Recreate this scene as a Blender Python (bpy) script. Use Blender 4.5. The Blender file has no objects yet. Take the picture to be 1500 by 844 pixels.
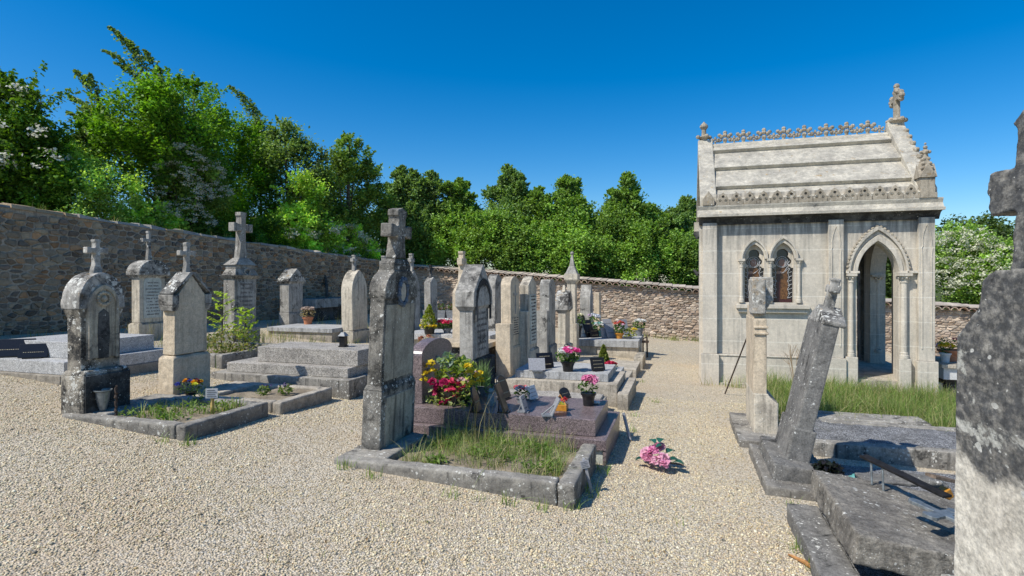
import bpy, bmesh, math, random
import numpy as np
from mathutils import Vector, Matrix, noise as mnoise

random.seed(7)
rng = np.random.default_rng(7)
sc = bpy.context.scene
C = sc.collection
PI = math.pi
F = 815.0; CX = 750.0; HY = 411.0; EZ = 1.6          # lens in pixels of the 1500 px photo, horizon row, eye height
YAW = math.atan(250/F); SY, CY = math.sin(YAW), math.cos(YAW)

# ------------------------------------------------------------------ survey helpers (pixel -> point on a real plane)
def gz(X, Y):
    if X < 0: fx = -.0722*X
    elif X < 6: fx = -.03*X
    else: fx = -.18-.07*(X-6)
    return fx-.026*Y
def ray(x, y):
    u = (x-CX)/F; v = (HY-y)/F
    return (-SY+u*CY, CY+u*SY, v)
def at_d(x, y, d):
    r = ray(x, y); return (r[0]*d, r[1]*d, EZ+r[2]*d)
def at_y(x, y, Y):
    r = ray(x, y); return at_d(x, y, Y/r[1])
def at_z(x, y, Z):
    r = ray(x, y); return at_d(x, y, (Z-EZ)/r[2])
def at_g(x, y, dz=0):
    r = ray(x, y); d = .5
    while d < 80:
        if EZ+r[2]*d <= gz(r[0]*d, r[1]*d)+dz: break
        d += .004
    return (r[0]*d, r[1]*d, EZ+r[2]*d)

# ------------------------------------------------------------------ object helpers
def tag(o, label=None, cat=None, group=None, kind=None):
    if label: o['label'] = label
    if cat: o['category'] = cat
    if group: o['group'] = group
    if kind: o['kind'] = kind
    return o
def thing(name, label, cat, loc=(0, 0, 0), group=None, rot=None):
    o = bpy.data.objects.new(name, None); C.objects.link(o)
    o.empty_display_size = .1
    o.location = loc
    if rot: o.rotation_euler = rot
    return tag(o, label, cat, group)

class MB:
    def __init__(s): s.v = []; s.f = []
    def add(s, v, f):
        k = len(s.v); s.v += [tuple(p) for p in v]; s.f += [tuple(i+k for i in q) for q in f]; return s
    def box(s, x0, x1, y0, y1, z0, z1, M=None):
        v = [Vector((x, y, z)) for z in (z0, z1) for y in (y0, y1) for x in (x0, x1)]
        if M: v = [M @ p for p in v]
        return s.add(v, [(0, 2, 3, 1), (4, 5, 7, 6), (0, 1, 5, 4), (2, 6, 7, 3), (0, 4, 6, 2), (1, 3, 7, 5)])
    def frustum(s, b, t, z0, z1):           # b,t = (x0,x1,y0,y1)
        v = [(b[0], b[2], z0), (b[1], b[2], z0), (b[1], b[3], z0), (b[0], b[3], z0), (t[0], t[2], z1), (t[1], t[2], z1), (t[1], t[3], z1), (t[0], t[3], z1)]
        return s.add(v, [(3, 2, 1, 0), (4, 5, 6, 7), (0, 1, 5, 4), (1, 2, 6, 5), (2, 3, 7, 6), (3, 0, 4, 7)])
    def prism(s, pts, axis, a0, a1, M=None):   # pts 2D ; axis 'x': (y,z), 'y': (x,z), 'z': (x,y)
        n = len(pts)
        def mk(p, a):
            return Vector((a, p[0], p[1])) if axis == 'x' else Vector((p[0], a, p[1])) if axis == 'y' else Vector((p[0], p[1], a))
        v = [mk(p, a0) for p in pts]+[mk(p, a1) for p in pts]
        if M: v = [M @ p for p in v]
        return s.add(v, [tuple(range(n))[::-1], tuple(range(n, 2*n))]+[(i, (i+1) % n, n+(i+1) % n, n+i) for i in range(n)])
    def strip(s, path_in, path_out, axis, a0, a1):   # ribbon between two equal 2D paths, extruded
        n = len(path_in); 
        def mk(p, a):
            return (a, p[0], p[1]) if axis == 'x' else (p[0], a, p[1])
        v = [mk(p, a0) for p in path_in]+[mk(p, a0) for p in path_out]+[mk(p, a1) for p in path_in]+[mk(p, a1) for p in path_out]
        f = []
        for i in range(n-1):
            f += [(i, i+1, n+i+1, n+i), (2*n+i, 3*n+i, 3*n+i+1, 2*n+i+1), (i, 2*n+i, 2*n+i+1, i+1), (n+i, n+i+1, 3*n+i+1, 3*n+i)]
        f += [(0, n, 3*n, 2*n), (n-1, 3*n-1, 4*n-1, 2*n-1)]
        return s.add(v, f)
    def tube(s, pts, radii, n=8, cap=True):
        pts = [Vector(p) for p in pts]
        if not hasattr(radii, '__len__'): radii = [radii]*len(pts)
        rings = []; ref = Vector((.31, .17, .93)).normalized()
        for i, p in enumerate(pts):
            d = (pts[min(i+1, len(pts)-1)]-pts[max(i-1, 0)]).normalized()
            a = d.cross(ref)
            if a.length < 1e-3: a = d.cross(Vector((1, 0, 0)))
            a.normalize(); b = d.cross(a)
            rings.append([p+(a*math.cos(2*PI*k/n)+b*math.sin(2*PI*k/n))*radii[i] for k in range(n)])
        v = [q for r in rings for q in r]
        f = [(i*n+k, i*n+(k+1) % n, (i+1)*n+(k+1) % n, (i+1)*n+k) for i in range(len(pts)-1) for k in range(n)]
        if cap: f += [tuple(range(n))[::-1], tuple(range((len(pts)-1)*n, len(pts)*n))]
        return s.add(v, f)
    def lathe(s, prof, c=(0, 0, 0), n=16, sx=1, sy=1):
        v = [(c[0]+r*math.cos(2*PI*k/n)*sx, c[1]+r*math.sin(2*PI*k/n)*sy, c[2]+z) for r, z in prof for k in range(n)]
        f = [(i*n+k, i*n+(k+1) % n, (i+1)*n+(k+1) % n, (i+1)*n+k) for i in range(len(prof)-1) for k in range(n)]
        f += [tuple(range(n))[::-1], tuple(range((len(prof)-1)*n, len(prof)*n))]
        return s.add(v, f)
    def ball(s, c, r, n=8, m=6, sz=1):
        prof = [(max(.001, r*math.sin(PI*i/m)), -r*sz*math.cos(PI*i/m)) for i in range(m+1)]
        return s.lathe(prof, c, n)
    def build(s, name, mat, parent=None, bevel=0, vox=0, amp=.004, nsc=15, smooth=False, seg=2):
        me = bpy.data.meshes.new(name)
        me.from_pydata([tuple(p) for p in s.v], [], s.f)
        bm = bmesh.new(); bm.from_mesh(me)
        bmesh.ops.recalc_face_normals(bm, faces=bm.faces)
        if bevel and not vox:
            bm.normal_update()
            ed = [e for e in bm.edges if len(e.link_faces) == 2 and e.calc_face_angle(0) > .6]
            bmesh.ops.bevel(bm, geom=ed, offset=bevel, segments=seg, affect='EDGES', profile=.6, clamp_overlap=True)
        bm.to_mesh(me); bm.free()
        me.materials.append(mat)
        if smooth: me.polygons.foreach_set('use_smooth', [True]*len(me.polygons))
        o = bpy.data.objects.new(name, me); C.objects.link(o)
        if parent: o.parent = parent
        if vox: weather(o, vox, amp, nsc)
        return o
def weather(o, vox, amp, nsc):
    """round and chip the stone: voxel remesh, then noise along the normals"""
    m = o.modifiers.new('r', 'REMESH'); m.mode = 'VOXEL'; m.voxel_size = vox; m.use_smooth_shade = True
    dg = bpy.context.evaluated_depsgraph_get(); dg.update()
    me = bpy.data.meshes.new_from_object(o.evaluated_get(dg))
    o.modifiers.clear(); old = o.data; mats = list(old.materials)
    o.data = me; me.name = old.name; bpy.data.meshes.remove(old)
    me.materials.clear()
    for k in mats: me.materials.append(k)
    off = Vector((random.uniform(0, 50), random.uniform(0, 50), random.uniform(0, 50)))
    nrm = [v.normal.copy() for v in me.vertices]
    for v, n in zip(me.vertices, nrm):
        p = v.co+off
        a = mnoise.noise(p*nsc)+.5*mnoise.noise(p*nsc*2.7)+.35*mnoise.noise(p*nsc*6)
        v.co += n*(a*amp*.8-amp*.25)
    me.polygons.foreach_set('use_smooth', [True]*len(me.polygons)); me.update()

def raw_mesh(name, V, Q, mat, parent=None, col=None, smooth=False):
    """V (n,3) array, Q (m,k) index array, col (n,3) point colours"""
    V = np.asarray(V, dtype=np.float32); Q = np.asarray(Q, dtype=np.int32)
    me = bpy.data.meshes.new(name); k = Q.shape[1]
    me.vertices.add(len(V)); me.vertices.foreach_set('co', V.ravel())
    me.loops.add(Q.size); me.loops.foreach_set('vertex_index', Q.ravel())
    me.polygons.add(len(Q)); me.polygons.foreach_set('loop_start', np.arange(0, Q.size, k, dtype=np.int32))
    me.polygons.foreach_set('loop_total', np.full(len(Q), k, dtype=np.int32))
    if smooth: me.polygons.foreach_set('use_smooth', np.ones(len(Q), dtype=bool))
    me.update(calc_edges=True); me.validate()
    if col is not None:
        a = me.color_attributes.new('Col', 'FLOAT_COLOR', 'POINT')
        cc = np.ones((len(V), 4), dtype=np.float32); cc[:, :3] = col; a.data.foreach_set('color', cc.ravel())
    me.materials.append(mat)
    o = bpy.data.objects.new(name, me); C.objects.link(o)
    if parent: o.parent = parent
    return o

# ------------------------------------------------------------------ materials
class NT:
    def __init__(s, name):
        s.m = bpy.data.materials.new(name); s.m.use_nodes = True
        s.t = s.m.node_tree; s.n = s.t.nodes; s.l = s.t.links
        s.n.clear()
        s.out = s.n.new('ShaderNodeOutputMaterial')
    def put(s, sock, val):
        if hasattr(val, 'is_output') or isinstance(val, bpy.types.NodeSocket): s.l.new(val, sock)
        elif isinstance(val, (tuple, list)) and len(val) == 3 and sock.type == 'RGBA': sock.default_value = (*val, 1)
        else: sock.default_value = val
    def node(s, typ, ins=None, **attr):
        n = s.n.new(typ)
        for k, v in attr.items(): setattr(n, k, v)
        for k, v in (ins or {}).items(): s.put(n.inputs[k], v)
        return n
    def math(s, op, a, b=0.0, clamp=False):
        n = s.n.new('ShaderNodeMath'); n.operation = op; n.use_clamp = clamp; s.put(n.inputs[0], a); s.put(n.inputs[1], b); return n.outputs[0]
    def smooth(s, x, lo, hi, to=(0, 1)):
        n = s.n.new('ShaderNodeMapRange'); n.interpolation_type = 'SMOOTHSTEP'
        s.put(n.inputs[0], x); n.inputs[1].default_value = lo; n.inputs[2].default_value = hi; n.inputs[3].default_value = to[0]; n.inputs[4].default_value = to[1]
        return n.outputs[0]
    def mix(s, f, a, b, mode='MIX'):
        n = s.n.new('ShaderNodeMix'); n.data_type = 'RGBA'; n.blend_type = mode
        s.put(n.inputs[0], f); s.put(n.inputs[6], a); s.put(n.inputs[7], b); return n.outputs[2]
    def noise(s, vec, scale, detail=6, rough=.6, dist=0):
        n = s.node('ShaderNodeTexNoise', {'Scale': scale, 'Detail': detail, 'Roughness': rough, 'Distortion': dist})
        if vec is not None: s.l.new(vec, n.inputs['Vector'])
        return n.outputs['Fac']
    def vor(s, vec, scale, feat='F1', out='Distance', rnd=1):
        n = s.node('ShaderNodeTexVoronoi', {'Scale': scale, 'Randomness': rnd}, feature=feat)
        s.l.new(vec, n.inputs['Vector']); return n.outputs[out]
    def mapv(s, vec, scale):
        n = s.node('ShaderNodeMapping', {'Scale': scale}); s.l.new(vec, n.inputs['Vector']); return n.outputs[0]
    def bsdf(s, color, rough=.9, spec=.2, bump=None, bs=.5, bd=.01, metal=0, **kw):
        b = s.node('ShaderNodeBsdfPrincipled', {'Base Color': color, 'Roughness': rough, 'Metallic': metal, 'Specular IOR Level': spec})
        for k, v in kw.items(): s.put(b.inputs[k.replace('_', ' ')], v)
        if bump is not None:
            bn = s.node('ShaderNodeBump', {'Strength': bs, 'Distance': bd, 'Height': bump}); s.l.new(bn.outputs[0], b.inputs['Normal'])
        s.l.new(b.outputs[0], s.out.inputs[0]); return b
    def objvec(s):
        tc = s.node('ShaderNodeTexCoord'); oi = s.node('ShaderNodeObjectInfo')
        v = s.node('ShaderNodeVectorMath', operation='SCALE'); s.l.new(oi.outputs['Location'], v.inputs[0]); v.inputs['Scale'].default_value = 3.7
        a = s.node('ShaderNodeVectorMath', operation='ADD'); s.l.new(tc.outputs['Object'], a.inputs[0]); s.l.new(v.outputs[0], a.inputs[1])
        return a.outputs[0], tc

def stone(name, base, tint=None, stain=(.035, .034, .032), amt=.5, spots=.3, streak=.4, top=.3, grain=0, orange=0, rough=.92, bump=.5, foot=.3, sc=1.0, spec=.15, high=0, micro=.32, vs=None, ssc=1.0, patch=0, joint=0):
    t = NT(name); V, tc = t.objvec()
    if vs: V = t.mapv(V, vs)
    tint = tint or tuple(c*.7 for c in base)
    geo = t.node('ShaderNodeNewGeometry')
    sx = t.node('ShaderNodeSeparateXYZ'); t.l.new(geo.outputs['Normal'], sx.inputs[0]); nz = sx.outputs[2]
    so = t.node('ShaderNodeSeparateXYZ'); t.l.new(tc.outputs['Object'], so.inputs[0]); hz = so.outputs[2]
    col = t.mix(t.smooth(t.noise(V, 4*sc, 7, .65), .38, .66), base, tint)
    if grain:
        g = t.vor(V, 170, out='Color'); sg = t.node('ShaderNodeSeparateColor'); t.l.new(g, sg.inputs[0])
        gf = t.smooth(sg.outputs[0], 0, 1, (1-grain, 1+grain)); cc = t.node('ShaderNodeCombineColor')
        for i in range(3): t.l.new(gf, cc.inputs[i])
        col = t.mix(1, col, cc.outputs[0], 'MULTIPLY')
    n2 = t.noise(V, 3.2*sc, 10, .72, .4)
    if high: n2 = t.math('ADD', n2, t.smooth(hz, high-.42, high+.16, (-.36, .27)))
    sf = t.smooth(n2, .72-.42*amt, .86-.42*amt)
    fine = t.noise(V, 38*sc, 5, .7)
    sf = t.math('MULTIPLY', sf, t.smooth(fine, .25, .6, (.55, 1)))
    st = t.smooth(t.noise(t.mapv(V, (11, 11, .9)), 1.5, 5, .6), .47, .72)
    st = t.math('MULTIPLY', st, t.smooth(nz, .2, .5, (streak, 0)))
    tp = t.smooth(nz, .25, .75, (0, top))
    tp = t.math('MULTIPLY', tp, t.smooth(t.noise(V, 7, 6, .7), .35, .6))
    ft = t.smooth(t.math('ADD', hz, t.math('MULTIPLY', t.noise(V, 6, 4), .25)), .08, .34, (foot, 0))
    al = t.math('MAXIMUM', t.math('MAXIMUM', sf, st), t.math('MAXIMUM', tp, ft), True)
    col = t.mix(al, col, stain)
    if spots:
        wv = t.node('ShaderNodeVectorMath', operation='ADD'); t.l.new(V, wv.inputs[0])
        nn = t.node('ShaderNodeTexNoise', {'Scale': 30, 'Detail': 3}); t.l.new(V, nn.inputs['Vector'])
        sv = t.node('ShaderNodeVectorMath', operation='SCALE'); t.l.new(nn.outputs['Color'], sv.inputs[0]); sv.inputs['Scale'].default_value = .03
        t.l.new(sv.outputs[0], wv.inputs[1])
        vd = t.vor(wv.outputs[0], 19*sc*ssc); area = t.noise(V, 5*sc, 4, .6)
        thr = t.smooth(area, .38, .62, (.04, .40*min(1, spots*1.3)))
        sp = t.math('LESS_THAN', vd, thr)
        vd2 = t.vor(wv.outputs[0], 55*sc*ssc); sp2 = t.math('LESS_THAN', vd2, t.smooth(area, .35, .65, (0, .36*min(1, spots*1.4))))
        sp = t.math('MULTIPLY', t.math('MAXIMUM', sp, sp2), t.smooth(fine, .25, .5, (.25, .85)))
        col = t.mix(sp, col, (.60, .59, .53))
    if patch:
        pf = t.math('MULTIPLY', t.smooth(t.noise(V, 6.5, 9, .68, .3), .64-.1*patch, .69-.1*patch), t.smooth(fine, .2, .5, (.45, .95)))
        col = t.mix(pf, col, (.47, .46, .40))
    if orange:
        of = t.math('MULTIPLY', t.smooth(t.noise(V, 9, 6, .7), .62-.2*orange, .72-.2*orange), t.smooth(nz, -.2, .5, (.3, 1)))
        col = t.mix(t.math('MULTIPLY', of, .8), col, (.36, .21, .05))
    if joint:
        jf = t.math('FRACT', t.math('ADD', t.math('DIVIDE', hz, joint), .13)); jl = t.math('MULTIPLY', t.math('LESS_THAN', jf, .042), t.smooth(nz, .2, .5, (.5, 0))); col = t.mix(jl, col, (.74, .70, .60))
        ev = t.math('MULTIPLY', t.smooth(hz, 2.35, 2.95), t.math('MULTIPLY', t.smooth(t.noise(t.mapv(V, (7, 7, .5)), 1.6, 5, .6), .38, .62), t.smooth(nz, .2, .5, (.85, 0)))); col = t.mix(ev, col, stain)
    if micro:
        mg = t.math('ADD', t.math('MULTIPLY', t.smooth(t.noise(V, 75, 6, .75), .3, .7), 1.3*micro), t.math('MULTIPLY', t.smooth(t.noise(V, 20, 6, .7), .3, .7), .9*micro))
        mg = t.math('ADD', mg, 1-1.05*micro); mc = t.node('ShaderNodeCombineColor')
        for i in range(3): t.l.new(mg, mc.inputs[i])
        col = t.mix(1, col, mc.outputs[0], 'MULTIPLY')
    b1 = t.noise(V, 45*sc, 8, .75); b2 = t.noise(V, 8*sc, 5, .6)
    t.bsdf(col, rough, spec, t.math('ADD', b1, t.math('MULTIPLY', b2, 1.2)), bump, .012)
    return t.m
def plain(name, col, rough=.6, spec=.3, var=.25, scale=20, metal=0, bump=.15):
    t = NT(name); V, tc = t.objvec()
    n = t.noise(V, scale, 5, .6)
    c = t.mix(t.smooth(n, .3, .7), tuple(x*(1-var) for x in col), tuple(min(1, x*(1+var)) for x in col))
    t.bsdf(c, rough, spec, n, bump, .004, metal); return t.m
def leafmat(name, trans=.4, rough=.55, spec=.25, tint=(1.3, 1.35, .45)):
    t = NT(name)
    a = t.node('ShaderNodeAttribute', attribute_name='Col')
    b = t.node('ShaderNodeBsdfPrincipled', {'Base Color': a.outputs['Color'], 'Roughness': rough, 'Specular IOR Level': spec})
    tr = t.node('ShaderNodeBsdfTranslucent'); t.l.new(t.mix(1, a.outputs['Color'], tint, 'MULTIPLY'), tr.inputs[0])
    mx = t.node('ShaderNodeMixShader', {0: trans}); t.l.new(b.outputs[0], mx.inputs[1]); t.l.new(tr.outputs[0], mx.inputs[2])
    t.l.new(mx.outputs[0], t.out.inputs[0]); return t.m
def colmat(name, rough=.85, spec=.2, bump=.4, nscale=60, var=.35):
    t = NT(name); a = t.node('ShaderNodeAttribute', attribute_name='Col')
    tc = t.node('ShaderNodeTexCoord'); n = t.noise(tc.outputs['Object'], nscale, 6, .7); n2 = t.noise(tc.outputs['Object'], nscale*.2, 5, .6)
    g = t.math('ADD', t.math('MULTIPLY', n, var*1.2), t.math('ADD', t.math('MULTIPLY', n2, var), 1-var*1.1))
    cc = t.node('ShaderNodeCombineColor')
    for i in range(3): t.l.new(g, cc.inputs[i])
    t.bsdf(t.mix(1, a.outputs['Color'], cc.outputs[0], 'MULTIPLY'), rough, spec, n, bump, .02); return t.m

M = {}
M['k'] = stone('lichened_grey_stone', (0.414, 0.370, 0.295), (0.238, 0.215, 0.177), amt=.68, spots=.85, streak=.55, top=.35, foot=.6, micro=.5, patch=.35)
M['kdark'] = stone('charcoal_lichened_stone', (.31, .285, .24), (.17, .16, .14), stain=(.05, .048, .043), amt=.64, spots=.5, streak=.6, top=.15, foot=.5, micro=.5, patch=.1)
M['kside'] = stone('brownish_shaded_face', (.44, .39, .30), (.31, .275, .21), amt=.4, spots=.3, streak=.7, top=.2, foot=.6)
M['cap2'] = stone('orange_lichened_block', (.46, .43, .37), (.32, .3, .26), amt=.4, spots=.8, streak=.3, top=.15, foot=0, orange=.4, micro=.5)
M['kface'] = stone('worn_pale_face', (0.476, 0.420, 0.315), (0.290, 0.260, 0.210), amt=.5, spots=.25, streak=.75, top=.4, foot=.75)
M['big'] = stone('bleached_base_stone', (.68, .63, .525), (.56, .51, .42), stain=(.085, .085, .083), amt=.6, spots=.3, streak=.12, top=.7, foot=0, high=1.2, vs=(1, .5, .85), sc=.9, ssc=.9, micro=.5, patch=.5)
M['lean'] = stone('dark_leaning_stone', (.215, .205, .185), (.14, .135, .125), amt=.45, spots=.4, streak=.3, top=.2, foot=.25, micro=.5)
M['pale'] = stone('pale_limestone', (0.621, 0.550, 0.429), (0.486, 0.430, 0.342), amt=.32, spots=.3, streak=.6, top=.75, foot=.45)
M['cream'] = stone('cream_limestone', (0.641, 0.530, 0.381), (0.517, 0.430, 0.315), amt=.12, spots=.08, streak=.35, top=.45, foot=.3)
M['mid'] = stone('grey_limestone', (.43, .405, .355), (.285, .27, .24), amt=.47, spots=.35, streak=.55, top=.7, foot=.4)
M['cap'] = stone('blackened_cap_stone', (0.434, 0.410, 0.362), (0.207, 0.200, 0.181), amt=.62, spots=.85, streak=.5, top=.25, foot=.2, orange=.12)
M['dark'] = stone('sooty_stone', (.12, .118, .11), (.07, .07, .066), amt=.7, spots=.3, streak=.6, top=.3)  # on the cornice moulding and cream tomb body this black stands in for shade
M['kerb'] = stone('kerb_stone', (0.372, 0.345, 0.295), (0.248, 0.230, 0.200), amt=.5, spots=.45, streak=.85, top=.25, foot=.5)
M['concrete'] = stone('old_concrete', (0.517, 0.460, 0.371), (0.372, 0.330, 0.266), amt=.3, spots=.15, streak=.7, top=.2, foot=.45, micro=.45)
M['paleconc'] = stone('pale_render', (.58, .59, .52), (.48, .49, .43), amt=.12, spots=.05, streak=.35, top=.1, foot=.2)
M['slab'] = stone('grey_granite', (.44, .435, .42), (.38, .375, .36), amt=.1, spots=0, streak=.12, top=.05, grain=.42, rough=.55, bump=.1, foot=0, spec=.35)
M['aggr'] = stone('aggregate_slab', (.39, .36, .315), (.29, .27, .24), amt=.22, spots=.2, streak=.3, top=.12, grain=.5, bump=.7, foot=.2)
M['purple'] = stone('plum_granite', (.185, .142, .138), (.145, .11, .108), amt=.03, spots=0, streak=.05, top=0, grain=.6, rough=.35, bump=.06, foot=0, spec=.5)
M['greyslab'] = stone('weathered_grey_slab', (.42, .42, .41), (.33, .33, .32), amt=.22, spots=.15, streak=.5, top=.1, foot=.1, grain=.15)
M['broken'] = stone('dark_broken_slab', (0.259, 0.235, 0.195), (0.156, 0.142, 0.122), amt=.42, spots=.4, streak=.5, top=.1, bump=1, foot=.1, micro=.6)
M['slate'] = stone('blue_grey_chippings', (.25, .25, .25), (.165, .165, .165), amt=.1, spots=0, streak=0, top=.1, foot=0, grain=.75, bump=1.5, micro=.5)
M['blackwood'] = plain('blackened_plank', (.016, .015, .015), .7, .2, .4, 30)
M['chapel'] = stone('chapel_limestone', (.625, .56, .455), (.52, .47, .385), stain=(.17, .165, .15), amt=.2, spots=0, streak=.40, top=.75, foot=.2, sc=.55, bump=.2, micro=.2, joint=.415)
M['chin'] = stone('sooty_shaded_porch_stone', (.27, .25, .22), (.17, .16, .145), amt=.4, spots=.1, streak=.5, top=.4, foot=.5, sc=.7)  # some soot, but base colour darkened to stand in for the porch shade
M['chroof'] = stone('chapel_roof_stone', (.55, .505, .41), (.385, .355, .295), stain=(.14, .135, .12), amt=.34, spots=.22, streak=.1, top=.35, foot=0, orange=.08, bump=.6)
M['chorn'] = stone('chapel_lichened_carving', (0.414, 0.360, 0.276), (0.290, 0.250, 0.190), amt=.42, spots=.4, streak=.4, top=.5, foot=0, orange=.2)
M['black'] = plain('polished_black_granite', (.012, .012, .014), .28, .45, .3, 90, bump=.02)
M['plaque'] = plain('grey_plaque_stone', (.3, .3, .31), .4, .4, .2, 60)
M['whiteplaque'] = plain('white_plaque', (.6, .6, .58), .4, .4, .1, 40)
M['iron'] = plain('rusty_iron', (.06, .042, .032), .8, .3, .4, 60)
M['zinc'] = plain('zinc', (.26, .28, .28), .45, .5, .3, 25, .6)
M['wood'] = plain('raw_wood', (.52, .36, .13), .7, .2, .25, 30)
M['oldwood'] = plain('weathered_wood', (.16, .12, .09), .85, .15, .4, 30)
M['stick'] = plain('orange_brown_stick', (.38, .19, .07), .75, .2, .3, 30)
M['terracotta'] = plain('terracotta', (.46, .19, .1), .8, .2, .2, 25)
M['blackpot'] = plain('black_plastic_pot', (.015, .015, .016), .3, .5, .3, 30)
M['greypot'] = plain('grey_pot', (.2, .21, .22), .5, .4, .25, 30)
M['teal'] = plain('teal_plastic', (.1, .3, .27), .5, .4, .2, 30)
M['amber'] = plain('amber_varnish', (.5, .22, .03), .3, .5, .2, 30)
M['paper'] = plain('paper_notice', (.5, .5, .49), .8, .1, .06, 40)
M['ink'] = plain('faded_ink', (.11, .11, .12), .8, .1, .2, 40)
M['gilt'] = plain('dull_gilt_lettering', (.45, .38, .24), .5, .4, .2, 40)
M['letter'] = plain('engraved_lettering', (.13, .12, .11), .9, .1, .3, 40)
M['soil'] = stone('dry_soil', (.34, .28, .2), (.22, .18, .13), amt=.15, spots=.1, streak=0, top=.15, foot=0, bump=1)
M['bark'] = plain('bark', (.09, .075, .06), .9, .1, .4, 12, bump=.6)
M['leaf'] = leafmat('leaf'); M['leafgloss'] = leafmat('leaf_glossy', .35, .5, .3)
M['grass'] = leafmat('grass_blade', .3, .5, .3); M['petal'] = leafmat('petal', .3, .6, .2, (1, 1, 1))
M['pebble'] = colmat('pebbles', .85, .2, .2, 300, .2)
M['rubble'] = colmat('rubble_stone', .9, .12, .9, 26, .75)
M['tile'] = colmat('roof_tile', .88, .15, .6, 30, .6)
M['mortar'] = stone('lime_mortar', (.56, .48, .38), (.44, .37, .29), amt=.15, spots=.1, streak=.5, top=.2, bump=1.4, foot=.2)
M['mortar_grey'] = stone('grey_mortar', (.45, .385, .30), (.31, .265, .21), amt=.25, spots=.1, streak=.6, top=.2, bump=1.4, foot=.2)
M['glass'] = plain('dark_leaded_glass', (.012, .014, .02), .15, .6, .3, 30)
M['came'] = plain('lead_came', (.55, .55, .56), .5, .4, .2, 30)
M['robe'] = plain('ochre_glass', (.13, .06, .022), .3, .5, .5, 40)
M['red'] = plain('red_glass', (.05, .014, .014), .3, .5, .5, 40)
M['skin'] = plain('pink_glass', (.26, .14, .10), .3, .5, .2, 30)

# ------------------------------------------------------------------ world, sun, camera
SUN = Vector((-.56, -.60, 1)).normalized()
w = bpy.data.worlds.new('World'); sc.world = w; w.use_nodes = True
nt = w.node_tree; bg = nt.nodes['Background']
sky = nt.nodes.new('ShaderNodeTexSky'); sky.sky_type = 'NISHITA'; sky.sun_disc = False
sky.sun_elevation = math.asin(SUN.z); sky.sun_rotation = math.atan2(SUN.x, SUN.y)
sky.ozone_density = 3.2; sky.air_density = 1.0; sky.dust_density = .8; sky.altitude = 400
hs = nt.nodes.new('ShaderNodeHueSaturation'); hs.inputs['Saturation'].default_value = 1.5; hs.inputs['Hue'].default_value = .501; hs.inputs['Value'].default_value = 1.5
nt.links.new(sky.outputs[0], hs.inputs['Color']); nt.links.new(hs.outputs[0], bg.inputs[0]); bg.inputs[1].default_value = .10
sd = bpy.data.lights.new('sun', 'SUN'); sd.energy = 5.0; sd.angle = math.radians(.5); sd.color = (1, .955, .87)
so = bpy.data.objects.new('sun', sd); C.objects.link(so); so.rotation_euler = SUN.to_track_quat('Z', 'Y').to_euler(); so.location = (-8, -8, 14)
cd = bpy.data.cameras.new('camera'); cam = bpy.data.objects.new('camera', cd); C.objects.link(cam); sc.camera = cam
cam.location = (0, 0, EZ); cam.rotation_euler = (PI/2, 0, YAW)
cd.sensor_width = 36; cd.lens = F/1500*36; cd.shift_y = -11/1500; cd.clip_end = 2000; cd.clip_start = .05
sc.view_settings.view_transform = 'Standard'; sc.view_settings.look = 'None'; sc.view_settings.exposure = 0

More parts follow.
